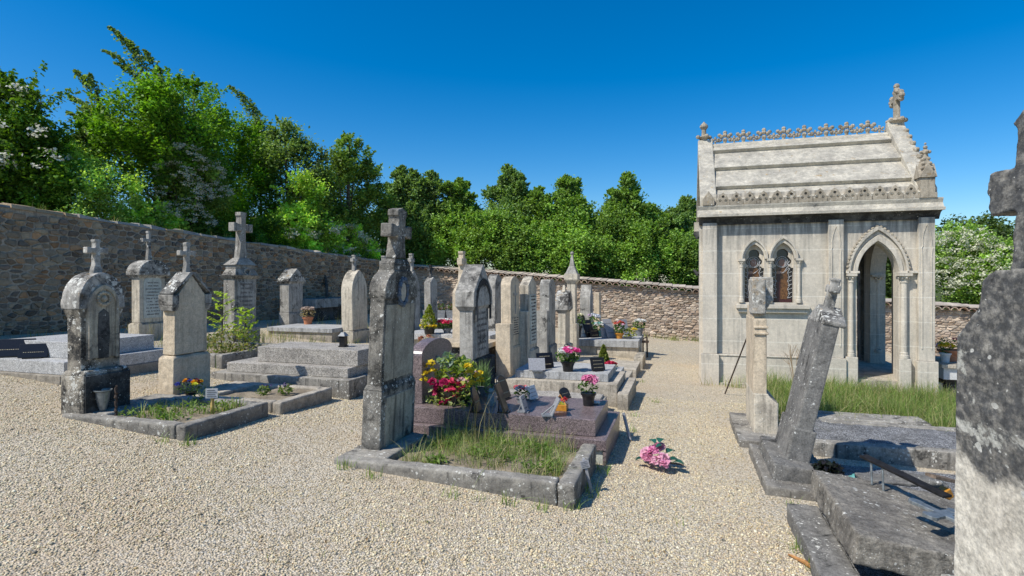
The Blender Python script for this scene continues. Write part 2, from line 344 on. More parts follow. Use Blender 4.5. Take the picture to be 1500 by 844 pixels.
# ------------------------------------------------------------------ ground
def ground():
    xs = np.unique(np.concatenate([np.linspace(-220, -30, 12), np.linspace(-30, -12, 20), np.linspace(-12, 8, 110), np.linspace(8, 30, 24), np.linspace(30, 220, 12)]))
    ys = np.unique(np.concatenate([np.linspace(-60, -4, 8), np.linspace(-4, 22, 130), np.linspace(22, 50, 20), np.linspace(50, 400, 14)]))
    V = []
    for y in ys:
        for x in xs:
            xx = max(-14, min(14, x)); yy = max(-10, min(30, y))
            z = gz(xx, yy)
            if -11.2 < x < 12 and y < 21: z += .018*mnoise.noise(Vector((x*.9, y*.9, 0)))-.006
            V.append((x, y, z))
    nx = len(xs); Q = [(j*nx+i, j*nx+i+1, (j+1)*nx+i+1, (j+1)*nx+i) for j in range(len(ys)-1) for i in range(nx-1)]
    t = NT('gravel_and_field'); tc = t.node('ShaderNodeTexCoord'); V3 = tc.outputs['Object']
    vn = t.node('ShaderNodeTexVoronoi', {'Scale': 75}); t.l.new(V3, vn.inputs['Vector'])
    sc_ = t.node('ShaderNodeSeparateColor'); t.l.new(vn.outputs['Color'], sc_.inputs[0])
    rp = t.node('ShaderNodeValToRGB'); t.l.new(sc_.outputs[0], rp.inputs[0]); e = rp.color_ramp
    e.elements[0].position = 0; e.elements[0].color = (.30, .26, .19, 1); e.elements[1].position = 1; e.elements[1].color = (.74, .65, .49, 1)
    for p, c in ((.2, (.46, .39, .29)), (.45, (.62, .53, .38)), (.7, (.66, .55, .40)), (.85, (.55, .51, .43))):
        k = e.elements.new(p); k.color = (*c, 1)
    gap = t.smooth(vn.outputs['Distance'], .3, .75, (1.12, .68))
    cc = t.node('ShaderNodeCombineColor')
    for i in range(3): t.l.new(gap, cc.inputs[i])
    gr = t.mix(1, rp.outputs[0], cc.outputs[0], 'MULTIPLY')
    big = t.noise(V3, .7, 6, .6)
    gr = t.mix(t.smooth(big, .45, .7, (0, .45)), gr, (.50, .38, .25))
    mot = t.noise(V3, 2.2, 6, .7)
    gr = t.mix(t.smooth(mot, .6, .75, (0, .35)), gr, (.2, .19, .09))
    fld = t.mix(t.smooth(t.noise(V3, 1.5, 8, .7), .35, .65), (.05, .075, .02), (.10, .11, .035))
    sp = t.node('ShaderNodeSeparateXYZ'); t.l.new(V3, sp.inputs[0])
    ins = t.math('MULTIPLY', t.math('MULTIPLY', t.math('GREATER_THAN', sp.outputs[0], -11.3), t.math('LESS_THAN', sp.outputs[0], 14)), t.math('LESS_THAN', sp.outputs[1], 21.1))
    t.bsdf(t.mix(ins, fld, gr), .95, .1, t.math('SUBTRACT', 1, vn.outputs['Distance']), .7, .018)
    o = raw_mesh('ground', V, Q, t.m, smooth=True); o['kind'] = 'structure'
ground()

BLOCK = []      # footprints that carry no loose pebbles (x0,x1,y0,y1)
def gravel(n1=190000, n2=110000):
    def samp(n, d0, d1, ex=1):
        d = np.sqrt(d0*d0+(d1*d1-d0*d0)*rng.uniform(0, 1, n)**ex); u = np.clip(rng.normal(0, .2, n), -1, 1)*.9+rng.uniform(-1.02, 1.02, n)
        return np.stack([d*(-SY+u*CY), d*(CY+u*SY)], 1)
    P = np.concatenate([samp(n1, 2.2, 8.5, 1.35), samp(n2, 4.5, 19)])
    en = np.array([mnoise.noise(Vector((x*.55, y*.55, 9)))+.6*mnoise.noise(Vector((x*1.9, y*1.9, 4))) for x, y in P]); P = P[rng.uniform(0, 1, len(P)) > np.clip((en-.18)*1.9, 0, .8)]
    keep = np.ones(len(P), bool)
    for x0, x1, y0, y1 in BLOCK: keep &= ~((P[:, 0] > x0) & (P[:, 0] < x1) & (P[:, 1] > y0) & (P[:, 1] < y1))
    keep &= (P[:, 0] > -11) & (P[:, 1] < 20.9)
    P = P[keep]; n = len(P)
    z = np.array([gz(x, y)+.018*mnoise.noise(Vector((x*.9, y*.9, 0)))-.006 for x, y in P])
    base = np.array([(1, 0, 0), (-1, 0, 0), (0, 1, 0), (0, -1, 0), (0, 0, 1), (0, 0, -1)], float)
    r = rng.uniform(.0036, .0088, n)*rng.choice([1, 1, 1, 1.3, 1.7], n, p=[.3, .3, .25, .11, .04])
    V = base[None]*r[:, None, None]*rng.uniform(.65, 1.25, (n, 6, 1))
    V[:, :, 2] *= .75
    a = rng.uniform(0, 2*PI, n); ca, sa = np.cos(a), np.sin(a)
    tilt = rng.uniform(-.6, .6, n); ct, st = np.cos(tilt), np.sin(tilt)
    y2 = V[:, :, 1]*ct[:, None]-V[:, :, 2]*st[:, None]; z2 = V[:, :, 1]*st[:, None]+V[:, :, 2]*ct[:, None]
    x3 = V[:, :, 0]*ca[:, None]-y2*sa[:, None]; y3 = V[:, :, 0]*sa[:, None]+y2*ca[:, None]
    V = np.stack([x3+P[:, 0:1], y3+P[:, 1:2], z2+(z+r*.25)[:, None]], 2)
    f = np.array([(0, 2, 4), (2, 1, 4), (1, 3, 4), (3, 0, 4), (2, 0, 5), (1, 2, 5), (3, 1, 5), (0, 3, 5)])
    Q = (np.arange(n)[:, None, None]*6+f[None]).reshape(-1, 3)
    pal = np.array([(.70, .63, .49), (.60, .52, .38), (.55, .45, .32), (.45, .41, .34), (.58, .45, .34), (.27, .24, .2), (.74, .70, .6), (.5, .38, .22)])
    ci = rng.choice(len(pal), n, p=[.2, .24, .17, .14, .08, .07, .07, .03])
    pn = np.array([mnoise.noise(Vector((x*.55, y*.55, 9)))+.5*mnoise.noise(Vector((x*1.9, y*1.9, 4))) for x, y in P]); pn = np.clip((pn-.12)*2.2, 0, 1)[:, None]
    col = 1.12*pal[ci]*rng.uniform(.72, 1.08, (n, 1))*np.array([1.04, 1.02, .89]); col = col*(1-.5*pn)+np.array([(.34, .26, .165)])*.5*pn
    o = raw_mesh('gravel', V.reshape(-1, 3), Q, M['pebble'], col=np.repeat(col, 6, 0)); tag(o, 'loose cream and beige gravel strewn over the cemetery paths', 'gravel', kind='stuff')

# ------------------------------------------------------------------ boundary walls
def clip_cell(c, nb, ax, lim):
    """Voronoi cell of c among nb in a stretched metric, by clipping a box"""
    P = [(c[0]-lim, c[1]-lim), (c[0]+lim, c[1]-lim), (c[0]+lim, c[1]+lim), (c[0]-lim, c[1]+lim)]
    for q in nb:
        mx, my = (c[0]+q[0])/2, (c[1]+q[1])/2; nx, ny = (q[0]-c[0])/ax**2, q[1]-c[1]; out = []
        for i in range(len(P)):
            p, r = P[i], P[(i+1) % len(P)]; dp = (p[0]-mx)*nx+(p[1]-my)*ny; dr = (r[0]-mx)*nx+(r[1]-my)*ny
            if dp <= 0: out.append(p)
            if dp*dr < 0: t = dp/(dp-dr); out.append((p[0]+(r[0]-p[0])*t, p[1]+(r[1]-p[1])*t))
        P = out
        if not P: break
    return P
def masonry(s0, s1, zb, zt, mp, h, l, proud, pal, seed, gap=.02, jit=.5):
    """irregular stones: jittered courses, each stone the cell of its own seed point"""
    R = random.Random(seed); seeds = []; z = -.1; smax = max(zt(s0)-zb(s0), zt(s1)-zb(s1))+.4
    ax = (l[0]+l[1])/(h[0]+h[1])
    while z < smax:
        hh = R.uniform(*h); s = s0-R.uniform(0, l[1])
        while s < s1+.3:
            ll = R.uniform(*l)*(R.choice([.55, 1, 1, 1.35])); seeds.append((s+ll/2, z+hh/2+R.uniform(-jit, jit)*hh)); s += ll
        z += hh
    cell = l[1]; grid = {}
    for p in seeds: grid.setdefault((int(p[0]//cell), int(p[1]//cell)), []).append(p)
    V = []; Q = []; Cc = []
    for c in seeds:
        if not (s0 <= c[0] <= s1): continue
        zb0, zt0 = zb(c[0]), zt(c[0])
        if zb0+c[1]+h[0]*.3 > zt0: continue
        gx, gy = int(c[0]//cell), int(c[1]//cell)
        nb = [q for i in (-1, 0, 1) for j in (-1, 0, 1) for q in grid.get((gx+i, gy+j), []) if q is not c]
        P = clip_cell(c, nb, ax, cell)
        if len(P) < 3: continue
        P = [(x, min(y, zt0-zb0)) for x, y in P]
        for _ in range(1): P = [p for i in range(len(P)) for p in ((P[i][0]*.87+P[(i+1) % len(P)][0]*.13, P[i][1]*.87+P[(i+1) % len(P)][1]*.13), (P[i][0]*.13+P[(i+1) % len(P)][0]*.87, P[i][1]*.13+P[(i+1) % len(P)][1]*.87))]
        cx = sum(p[0] for p in P)/len(P); cy = sum(p[1] for p in P)/len(P)
        ex_ = max(abs(p[0]-cx) for p in P); ey_ = max(abs(p[1]-cy) for p in P)
        if ex_ < gap*1.5 or ey_ < gap*1.2: continue
        g = gap*R.uniform(.4, 1.1); kx, ky = max(.4, 1-g/ex_), max(.35, 1-g/ey_); n = len(P); k = len(V)
        c0 = Vector(R.choice(pal))*R.uniform(.68, 1.25); pr = proud*R.uniform(.3, 1.25); tl = R.uniform(-.45, .45)*pr; tv = R.uniform(-.45, .45)*pr
        for f, o in ((1, -.012), (.95, pr*.6), (.72, pr)):
            for (x, y) in P:
                u, v = (x-cx)*kx*f*R.uniform(.93, 1.04), (y-cy)*ky*f*R.uniform(.93, 1.04)
                V.append(mp(cx+u, zb0+cy+v, o+(0 if o < 0 else tl*u/ex_+tv*v/ey_+R.uniform(-.12, .12)*pr)))
        V.append(mp(cx, zb0+cy, pr*R.uniform(.8, 1.15)))
        for i in range(n):
            j = (i+1) % n
            for a0 in (0, n): Q.append((k+a0+i, k+a0+j, k+a0+n+j, k+a0+n+i))
            Q.append((k+2*n+i, k+2*n+j, k+3*n, k+3*n))
        Cc += [tuple(c0)]*(3*n+1)
    return V, Q, Cc
def tri_fix(V, Q, Cc, name, mat, parent):
    me = bpy.data.meshes.new(name)
    me.from_pydata([tuple(v) for v in V], [], [q if q[2] != q[3] else q[:3] for q in Q])
    a = me.color_attributes.new('Col', 'FLOAT_COLOR', 'POINT'); cc = np.ones((len(V), 4), np.float32); cc[:, :3] = Cc; a.data.foreach_set('color', cc.ravel())
    bm = bmesh.new(); bm.from_mesh(me); bmesh.ops.recalc_face_normals(bm, faces=bm.faces); bm.to_mesh(me); bm.free()
    me.materials.append(mat); o = bpy.data.objects.new(name, me); C.objects.link(o); o.parent = parent; return o

WX = -11.3; WY = 21.04
zlt = lambda Y: 2.915-.0462*(Y-6.6) if Y < 14 else 2.573-.0405*(Y-14)     # top of the left wall
def zbt(X):                                                                  # top of the back wall
    pts = [(-11.3, 2.29), (-5.07, 1.81), (0, 1.40), (9.0, .785), (16, .3)]
    for (a, za), (b, zb_) in zip(pts, pts[1:]):
        if X <= b: return za+(zb_-za)*(X-a)/(b-a)
    return .3
lw = thing('stone_wall', 'long shaded rubble stone wall on the left with a thin weathered capping', 'wall', (WX, 10, gz(WX, 10)))
def sub(o, p): return (p[0]-o.location.x, p[1]-o.location.y, p[2]-o.location.z)
m = MB(); ys = [-1+i*.75 for i in range(31)]
V = []; 
for y in ys:
    y = min(y, WY)
    for x, z in ((WX-.45, gz(WX, y)-.6), (WX, gz(WX, y)-.6), (WX, zlt(y)-.03), (WX-.45, zlt(y)-.03)): V.append(sub(lw, (x, y, z)))
m.add(V, [(4*i+a, 4*i+(a+1) % 4, 4*i+4+(a+1) % 4, 4*i+4+a) for i in range(len(ys)-1) for a in range(4)]+[(0, 1, 2, 3), tuple(4*(len(ys)-1)+i for i in (3, 2, 1, 0))])
m.build('mortar_core', M['mortar_grey'], lw)
palL = [(.28, .21, .14), (.33, .255, .17), (.19, .15, .115), (.38, .30, .205), (.28, .20, .13), (.20, .17, .135), (.38, .225, .12), (.24, .20, .145)]
V, Q, Cc = masonry(-.5, WY-.05, lambda s: gz(WX, s)-.1, lambda s: zlt(s)-.05, lambda s, z, o: sub(lw, (WX+o, s, z)), (.06, .145), (.09, .27), .032, palL, 3, .02, .32)
tri_fix(V, Q, Cc, 'rubble_face', M['rubble'], lw)
R = random.Random(5); V = []; Q = []; Cc = []; y = -1
while y < WY:                                                              # uneven capping stones
    L = R.uniform(.22, .5); h0, h1 = R.uniform(.02, .09), R.uniform(.02, .09); k = len(V); ov = R.uniform(.02, .07)
    for yy, hh in ((y+.01, h0), (y+L-.01, h1)):
        zz = zlt(yy)-.035
        for x, z in ((WX-.5, zz), (WX+ov, zz), (WX+ov-.02, zz+hh), (WX-.2, zz+hh+R.uniform(.01, .04)), (WX-.5, zz+hh)): V.append(sub(lw, (x, yy, z)))
    Q += [(k+a, k+(a+1) % 5, k+5+(a+1) % 5, k+5+a) for a in range(5)]; Q += [(k, k+1, k+2, k+4), (k+2, k+3, k+4, k+4), (k+5, k+6, k+7, k+9), (k+7, k+8, k+9, k+9)]
    c0 = Vector(R.choice([(.36, .34, .3), (.42, .38, .32), (.28, .27, .25), (.40, .30, .19)])); Cc += [tuple(c0*R.uniform(.8, 1.1))]*10; y += L
tri_fix(V, Q, Cc, 'coping', M['rubble'], lw)

bw = thing('stone_wall', 'sunlit back wall of pinkish coursed stone under a scalloped clay tile coping', 'wall', (0, WY, gz(0, WY)))
m = MB(); xs = [WX-.45+i*1.0 for i in range(28)]; V = []
for x in xs:
    for y, z in ((WY, -2.6), (WY+.45, -2.6), (WY+.45, zbt(x)-.17), (WY, zbt(x)-.17)): V.append(sub(bw, (x, y, z)))
m.add(V, [(4*i+a, 4*i+(a+1) % 4, 4*i+4+(a+1) % 4, 4*i+4+a) for i in range(len(xs)-1) for a in range(4)]+[(0, 1, 2, 3), tuple(4*(len(xs)-1)+i for i in (3, 2, 1, 0))])
m.build('mortar_core', M['mortar'], bw)
palB = [(.45, .35, .26), (.52, .42, .32), (.40, .31, .235), (.54, .45, .35), (.43, .32, .23), (.37, .295, .235), (.50, .42, .335)]
V, Q, Cc = masonry(WX, 14.5, lambda s: gz(s, WY)-.15, lambda s: zbt(s)-.17, lambda s, z, o: sub(bw, (s, WY-o, z)), (.055, .115), (.11, .30), .042, palB, 9, .012, .3)
tri_fix(V, Q, Cc, 'coursed_face', M['rubble'], bw)
R = random.Random(6); V = []; Q = []; Cc = []
x = WX
while x < 14.5:                                                            # canal tiles, open ends toward the graves
    r = R.uniform(.105, .118); zc = zbt(x)-.155+R.uniform(-.012, .012); n = 7; c0 = Vector(R.choice([(.42, .30, .22), (.48, .37, .28), (.36, .26, .2), (.44, .38, .31)]))*R.uniform(.8, 1.15)
    y0 = WY-.2+R.uniform(-.02, .02); k = len(V)
    for yy, dz in ((y0, -.03), (WY+.42, .05)):
        for rr in (r, r-.02):
            for i in range(n): a = PI*i/(n-1); V.append(sub(bw, (x+rr*math.cos(a), yy, zc+dz+rr*math.sin(a))))
    for i in range(n-1): Q += [(k+i, k+i+1, k+2*n+i+1, k+2*n+i), (k+n+i, k+n+i+1, k+3*n+i+1, k+3*n+i), (k+i, k+i+1, k+n+i+1, k+n+i)]
    Cc += [tuple(c0)]*(4*n)
    if R.random() < .98:                                                   # flat bedding slab above
        k = len(V); zz = zc+.1; L = .24
        for xx in (x-L/2, x+L/2+.003):
            for yy, z2 in ((y0-.015, zz), (WY+.5, zz+.07), (WY+.5, zz+.1), (y0-.015, zz+.035)): V.append(sub(bw, (xx, yy, z2+R.uniform(-.004, .004))))
        Q += [(k+a, k+(a+1) % 4, k+4+(a+1) % 4, k+4+a) for a in range(4)]+[(k, k+1, k+2, k+3), (k+7, k+6, k+5, k+4)]
        Cc += [tuple(Vector((.47, .40, .33))*R.uniform(.75, 1.15))]*8
    x += .235
tri_fix(V, Q, Cc, 'tile_coping', M['tile'], bw)

# ------------------------------------------------------------------ gravestones
def arc(cx, cz, r, a0, a1, n=10, rz=None):
    rz = rz or r
    return [(cx+r*math.cos(a0+(a1-a0)*i/n), cz+rz*math.sin(a0+(a1-a0)*i/n)) for i in range(n+1)]
def outline(W, hs, rise, kind, z0=0, n=10):
    h = W/2; top = []
    if kind == 'round': top = arc(0, hs, h, 0, PI, 2*n, rise)
    elif kind == 'pointed':
        # two arcs meeting at the apex
        r = (h*h+rise*rise)/(2*h); c = r-h; a = math.atan2(rise, c)
        top = arc(-c, hs, r, 0, a, n)+arc(c, hs, r, PI-a, PI, n)[1:]
    elif kind == 'gable': top = [(h, hs), (0, hs+rise), (-h, hs)]
    elif kind == 'clip': top = [(h, hs), (h*.55, hs+rise), (-h*.55, hs+rise), (-h, hs)]
    elif kind == 'ogee':
        top = [(h*(1-t)**.6*1.0 if t < .5 else h*(.66*(1-(t-.5)*2)**2), hs+rise*t) for t in [i/n for i in range(n+1)]]
        top = top+[(-x, z) for x, z in reversed(top[:-1])]
    else: top = [(h, hs), (-h, hs)]
    return [(h, z0)]+top+[(-h, z0)]
def cross_outline(z0, H, arm, t, flare=1.6, az=.68, foot=.3):
    """vertical of half thickness t with a flared foot, arms widening to block ends; 2D (y,z)"""
    a0 = z0+H*az-t; a1 = z0+H*az+t; e = t*1.25
    right = [(t*flare, z0), (t*flare*.9, z0+H*foot*.35), (t*1.02, z0+H*foot), (t*.9, a0), (arm*.55, a0), (arm*.7, a0+t-e), (arm, a0+t-e), (arm, a0+t+e), (arm*.7, a0+t+e), (arm*.55, a1), (t*.9, a1), (t*.9, z0+H*.9), (t*1.25, z0+H*.93), (t*1.25, z0+H)]
    return right+[(-y, z) for y, z in reversed(right)]
def panel(e, W, z0, z1, rise, x, mat, kind='round', rows=0, mat2=None, raised=.012):
    """raised inscription panel with rows of engraved lettering too worn to read"""
    p = MB().prism(outline(W, z1, rise, kind, z0), 'x', x-.02, x+raised).build('inscription_panel', mat, e, bevel=.004)
    if rows:
        R = random.Random(int(W*1e4)+rows); mb = MB()
        for i in range(rows):
            zz = z1+rise*.3-(z1+rise*.3-z0)*(i+.7)/(rows+.7); ext = W*R.uniform(.28, .42); y = -ext; hh = (z1-z0)/(rows+1)*.46
            while y < ext:
                lw_ = R.uniform(.3, .8)*hh
                if R.random() > .17: mb.box(x+raised-.002, x+raised+.0025, y, y+lw_*.55, zz, zz+hh*R.choice([1, 1, .75]))
                y += lw_*.55+hh*.3
        mb.build('lettering', M['letter'], p)
    return p
def stele(name, label, loc, W, T, H, head='arch', rise=.2, base=None, mat='mid', capmat=None, cap=None, cross=None, pan=None, rot=None, vox=0, group='gravestones standing in the cemetery', basemat=None, flank=None, sink=.12, taper=0, crossmat=None):
    RL = random.Random(label); rot = rot or (RL.uniform(-.012, .012), RL.uniform(-.016, .016), RL.uniform(-.03, .03))      # old stones stand a little out of true
    e = thing(name, label, 'gravestone', loc, group, rot)
    bm_ = basemat or mat
    z0 = 0
    if base:
        bh, bw_, bt = base; z0 = bh
        MB().box(-bt/2, bt/2, -bw_/2, bw_/2, -sink, bh-.03).frustum((-bt/2, bt/2, -bw_/2, bw_/2), (-T/2-.005, T/2+.005, -W/2-.005, W/2+.005), bh-.028, bh).build('base', M[bm_], e, bevel=.006, vox=vox, amp=.006)
    else: z0 = -sink
    if cap:
        ch, ow, ot = cap                # drop of the cap below the shoulder, overhang in width and thickness
        MB().prism(outline(W, H-ch, 0, 'flat', z0+.002), 'x', -T/2, T/2).build('shaft', M[mat], e, bevel=.008, vox=vox, amp=.005)
        m = MB().prism(outline(W+2*ow, H, rise, head, H-ch+.03), 'x', -T/2-ot, T/2+ot)
        c = m.build('cap', M[capmat or mat], e, bevel=.012, vox=vox, amp=.006)
        MB().frustum((-T/2-.002, T/2+.002, -W/2-.002, W/2+.002), (-T/2-ot*.8, T/2+ot*.8, -W/2-ow*.8, W/2+ow*.8), H-ch-.03, H-ch+.028).build('corbel', M[capmat or mat], c)
    else:
        o = outline(W, H, rise, head, z0+.002)
        if taper: o = [(y*(1-taper*max(0, min(1, z/H))), z) for y, z in o]
        MB().prism(o, 'x', -T/2, T/2).build('shaft', M[mat], e, bevel=.01, vox=vox, amp=.005)
    if cross:
        cz, ch_, arm, t = cross[:4]; ct = cross[4] if len(cross) > 4 else T*.55
        m = MB().prism(cross_outline(cz, ch_, arm, t), 'x', -ct/2, ct/2)
        m.build('cross', M[crossmat or capmat or mat], e, bevel=.007, vox=vox*.8 if vox else 0, amp=.004)
    if pan: panel(e, *pan)
    if flank:
        for (y0, y1, x0, x1, h) in flank: MB().box(x0, x1, y0, y1, -sink, h).build('flank_block', M[mat], e, bevel=.01)
    return e

# --- main stele with the big cross (front row)
k = thing('gravestone', 'tall lichen-speckled gravestone with a heavy stone cross and blue-grey wreath, nearest in the central row', 'gravestone', (-2.597, 4.57, .06), 'gravestones standing in the cemetery', (0, .045, 0))
MB().box(-.09, .095, -.32, .32, -.1, .585).frustum((-.09, .095, -.32, .32), (-.07, .075, -.30, .30), .585, .63).build('base', M['kdark'], k, bevel=.012)
MB().prism(outline(.595, 1.40, 0, 'flat', .62), 'x', -.068, .074).build('shaft', M['kdark'], k, bevel=.012)
pr = [(.318, 1.38), (.328, 1.41), (.33, 1.45), (.318, 1.505), (.29, 1.55), (.25, 1.585), (.21, 1.605), (.185, 1.62), (.18, 1.635)]
MB().prism(pr+[(-y, z) for y, z in reversed(pr)], 'x', -.08, .085, Matrix.Diagonal((1, .93, 1, 1))).build('cap', M['kdark'], k, bevel=.014)
MB().box(-.075, .075, -.16, .16, 1.625, 1.69).frustum((-.075, .075, -.16, .16), (-.06, .06, -.115, .115), 1.691, 1.74).build('cross_foot', M['kdark'], k, bevel=.01)
c_ = MB().prism([(.12, 1.83), (.105, 1.89), (.085, 2.0), (.08, 2.05), (.13, 2.05), (.14, 2.035), (.245, 2.035), (.245, 2.165), (.14, 2.165), (.13, 2.15), (.08, 2.15), (.08, 2.24), (.105, 2.255), (.105, 2.31), (0, 2.335),
  (-.105, 2.31), (-.105, 2.255), (-.08, 2.24), (-.08, 2.15), (-.13, 2.15), (-.14, 2.165), (-.245, 2.165), (-.245, 2.035), (-.14, 2.035), (-.13, 2.05), (-.08, 2.05), (-.085, 2.0), (-.105, 1.89), (-.12, 1.83)], 'x', -.055, .055, Matrix.Translation((0, 0, .13)) @ Matrix.Diagonal((1, .79, .915, 1)).to_4x4() @ Matrix.Translation((0, 0, -.065))).build('cross', M['kdark'], k, vox=.009, amp=.003)
wr = MB()
for i in range(26):
    a = 2*PI*i/26; wr.ball((.09, .075*math.cos(a), 1.44+.115*math.sin(a)), .018+.005*(i % 3), 6, 4)
wr.build('wreath', plain('blue_grey_ceramic', (.10, .125, .16), .6, .3, .5, 40), k)
MB().prism(arc(0, 1.44, .05, 0, 2*PI, 18, .085)[:-1], 'x', .07, .096).build('medallion', plain('tan_enamel', (.38, .36, .30), .4, .4, .2, 30), k, bevel=.004)
MB().prism(outline(.52, 1.33, 0, 'flat', .66), 'x', .065, .079).build('inscription_panel', M['kside'], k, bevel=.005)
bs = MB().prism(outline(.50, .52, 0, 'flat', .08), 'x', .085, .103).build('base_panel', M['kface'], k, bevel=.006)
# --- arch topped stele at left
b = thing('gravestone', 'dark stained round-headed gravestone with hollow niche and small broken-armed cross, leftmost tall stone', 'gravestone', (-5.585, 4.09, .28), 'gravestones standing in the cemetery')
MB().box(-.155, .15, -.235, .235, -.1, .41).frustum((-.155, .15, -.235, .235), (-.125, .13, -.205, .205), .41, .45).build('base', M['k'], b, bevel=.014)
MB().box(.10, .162, -.225, .225, -.1, .405).build('blackened_front', M['dark'], b, bevel=.01)
MB().prism(outline(.39, 1.03, 0, 'flat', .44), 'x', -.125, .06).build('shaft', M['k'], b, bevel=.012)
cp = MB().prism(outline(.46, 1.10, .30, 'round', 1.04, 12), 'x', -.16, .085).build('cap', M['cap'], b, vox=.012, amp=.006)
MB().frustum((-.125, .06, -.195, .195), (-.15, .075, -.225, .225), .96, 1.045).build('corbel', M['k'], cp, bevel=.006)
rim_o = outline(.30, 1.08, .2, 'pointed', .55); rim_i = outline(.24, 1.08, .16, 'pointed', .55)
MB().strip(rim_i[0:1]+rim_i[1:-1]+rim_i[-1:], rim_o, 'x', .05, .105).build('niche_frame', M['kface'], b, bevel=.004)
MB().prism(outline(.24, 1.08, .16, 'pointed', .56), 'x', .05, .091).build('niche_panel', M['kface'], b)
rg = MB()
for i in range(14): a = 2*PI*i/14; rg.ball((.1, .06*math.cos(a), 1.14+.06*math.sin(a)), .017, 6, 4)
rg.ball((.098, 0, 1.14), .03, 8, 5); rg.build('carved_wreath', M['kface'], b)
MB().prism([(-.05, .55), (.05, .55), (.06, .8), (.05, 1.0), (0, 1.04), (-.05, 1.0), (-.06, .8)], 'x', .08, .096).build('rain_stain', M['dark'], b)
MB().prism(cross_outline(1.38, .35, .105, .026, 1.9), 'x', -.045, .02).build('cross', M['cap'], b, vox=.008, amp=.003)
# --- others, left part
stele('gravestone', 'pale gable-headed gravestone with square shoulders and stained cross, second in the left row', (-5.63, 5.16, .27), .46, .17, 1.12, 'gable', .28, (.47, .53, .22), 'cream', 'mid', None, (1.38, .40, .115, .026, .06), None, vox=.012)
d_ = [o for o in C.objects if o.type == 'EMPTY'][-1]
for s in (-1, 1): MB().box(-.105, .105, s*.235-.045, s*.235+.045, 1.05, 1.168).frustum((-.086, .086, s*.235-.03, s*.235+.03), (-.105, .105, s*.235-.045, s*.235+.045), .98, 1.048).build('shoulder_block', M['mid'], d_, bevel=.01)
MB().prism([(.27, 1.165), (.275, 1.185), (.04, 1.43), (-.04, 1.43), (-.275, 1.185), (-.27, 1.165), (0, 1.402)], 'x', -.10, .10).build('coping', M['cap'], d_, bevel=.008)
stele('gravestone', 'grey gravestone with a wide curved hood and long white inscription, standing against the shaded wall', (-9.72, 8.1, .49), .52, .2, 1.24, 'round', .26, (.32, .6, .28), 'pale', 'cap', (.06, .06, .07), (1.5, .55, .14, .028, .07), (.36, .40, 1.05, .16, .10, M['paleconc'], 'round', 11))
e_ = stele('gravestone', 'tallest gravestone by the shaded wall, tiered pedestal crowned by a plain high cross', (-8.15, 8.7, .37), .56, .26, 1.28, 'flat', 0, (.35, .7, .34), 'kerb', 'kerb', None, (1.62, .92, .24, .065, .13), (.42, .5, 1.2, 0, .13, M['mid'], 'flat', 8))
MB().frustum((-.15, .15, -.3, .3), (-.19, .19, -.34, .34), 1.27, 1.33).frustum((-.16, .16, -.30, .30), (-.11, .11, -.24, .24), 1.332, 1.46).box(-.12, .12, -.25, .25, 1.46, 1.52).frustum((-.15, .15, -.28, .28), (-.08, .08, -.12, .12), 1.522, 1.66).build('pedestal', M['kerb'], e_, bevel=.008)
rg = MB()
for i in range(12): a = 2*PI*i/12; rg.ball((.16, .07*math.cos(a), 1.40+.06*math.sin(a)), .02, 6, 4)
rg.build('carved_wreath', M['kerb'], e_)
stele('gravestone', 'small gabled gravestone without a cross behind the terracotta pot', (-10.0, 12.5, .38), .56, .28, 1.24, 'gable', .3, (.38, .6, .32), 'mid', 'cap', (.08, .06, .05), None, (.44, .45, 1.15, .24, .14, M['mid'], 'gable', 0))
stele('gravestone', 'pointed-arch gravestone with orange lichened ridge and thin small cross, behind the stepped granite tomb', (-7.12, 11.05, .22), .62, .28, 1.12, 'pointed', .5, (.27, .74, .36), 'pale', 'mid', None, (1.6, .36, .09, .03, .08), (.44, .32, 1.1, .36, .14, M['pale'], 'pointed', 0))
stele('gravestone', 'white-sided gravestone with stepped cap and fleur cross, half hidden behind the tall wreathed stone', (-6.95, 12.0, .18), .42, .28, 1.42, 'flat', 0, (.5, .5, .36), 'pale', 'mid', (.02, .05, .05), (1.46, .56, .12, .04, .1), None)
stele('gravestone', 'dark pointed gravestone with slim cross just right of the tall wreathed stone', (-6.04, 11.75, .13), .6, .15, 1.15, 'pointed', .55, (.3, .68, .24), 'mid', 'mid', None, (1.62, .48, .1, .035, .09), None)
stele('gravestone', 'slender gravestone with a small dark cross in front of the back wall', (-6.0, 12.7, .1), .42, .17, 1.45, 'gable', .14, None, 'mid', 'dark', None, (1.55, .34, .11, .03, .07), None)
stele('gravestone', 'pinkish cream gravestone with a blunt cross rising behind the big gabled stone', (-3.98, 9.75, .03), .5, .16, 1.35, 'gable', .22, (.35, .62, .3), 'cream', 'cream', None, (1.52, .6, .11, .05, .1), None)
n_ = stele('gravestone', 'big gabled gravestone with overhanging arched hood and blackened base, right of the plum granite tomb', (-2.92, 7.66, .02), .66, .2, 1.42, 'gable', .40, (.46, .95, .3), 'mid', 'mid', (.24, .05, .045), None, (.5, .48, 1.25, .25, .10, M['mid'], 'round', 9), basemat='dark')
MB().strip(outline(.52, 1.25, .27, 'round', 1.0), outline(.62, 1.25, .36, 'round', 1.0), 'x', .135, .155).build('hood_moulding', M['dark'], n_)
stele('gravestone', 'round-topped cream stele carved with a thin cross, low block at its side', (-2.86, 9.26, -.03), .5, .18, 1.53, 'round', .17, (.5, .56, .22), 'cream', None, None, None, (.36, .65, 1.0, 0, .09, M['cream'], 'flat', 8), flank=[(-.42, -.262, -.13, .13, .9)])
x_ = [o for o in C.objects if o.type == 'EMPTY'][-1]
MB().prism(cross_outline(1.05, .5, .1, .018, 1.0), 'x', .085, .1).build('carved_cross', M['mid'], x_)
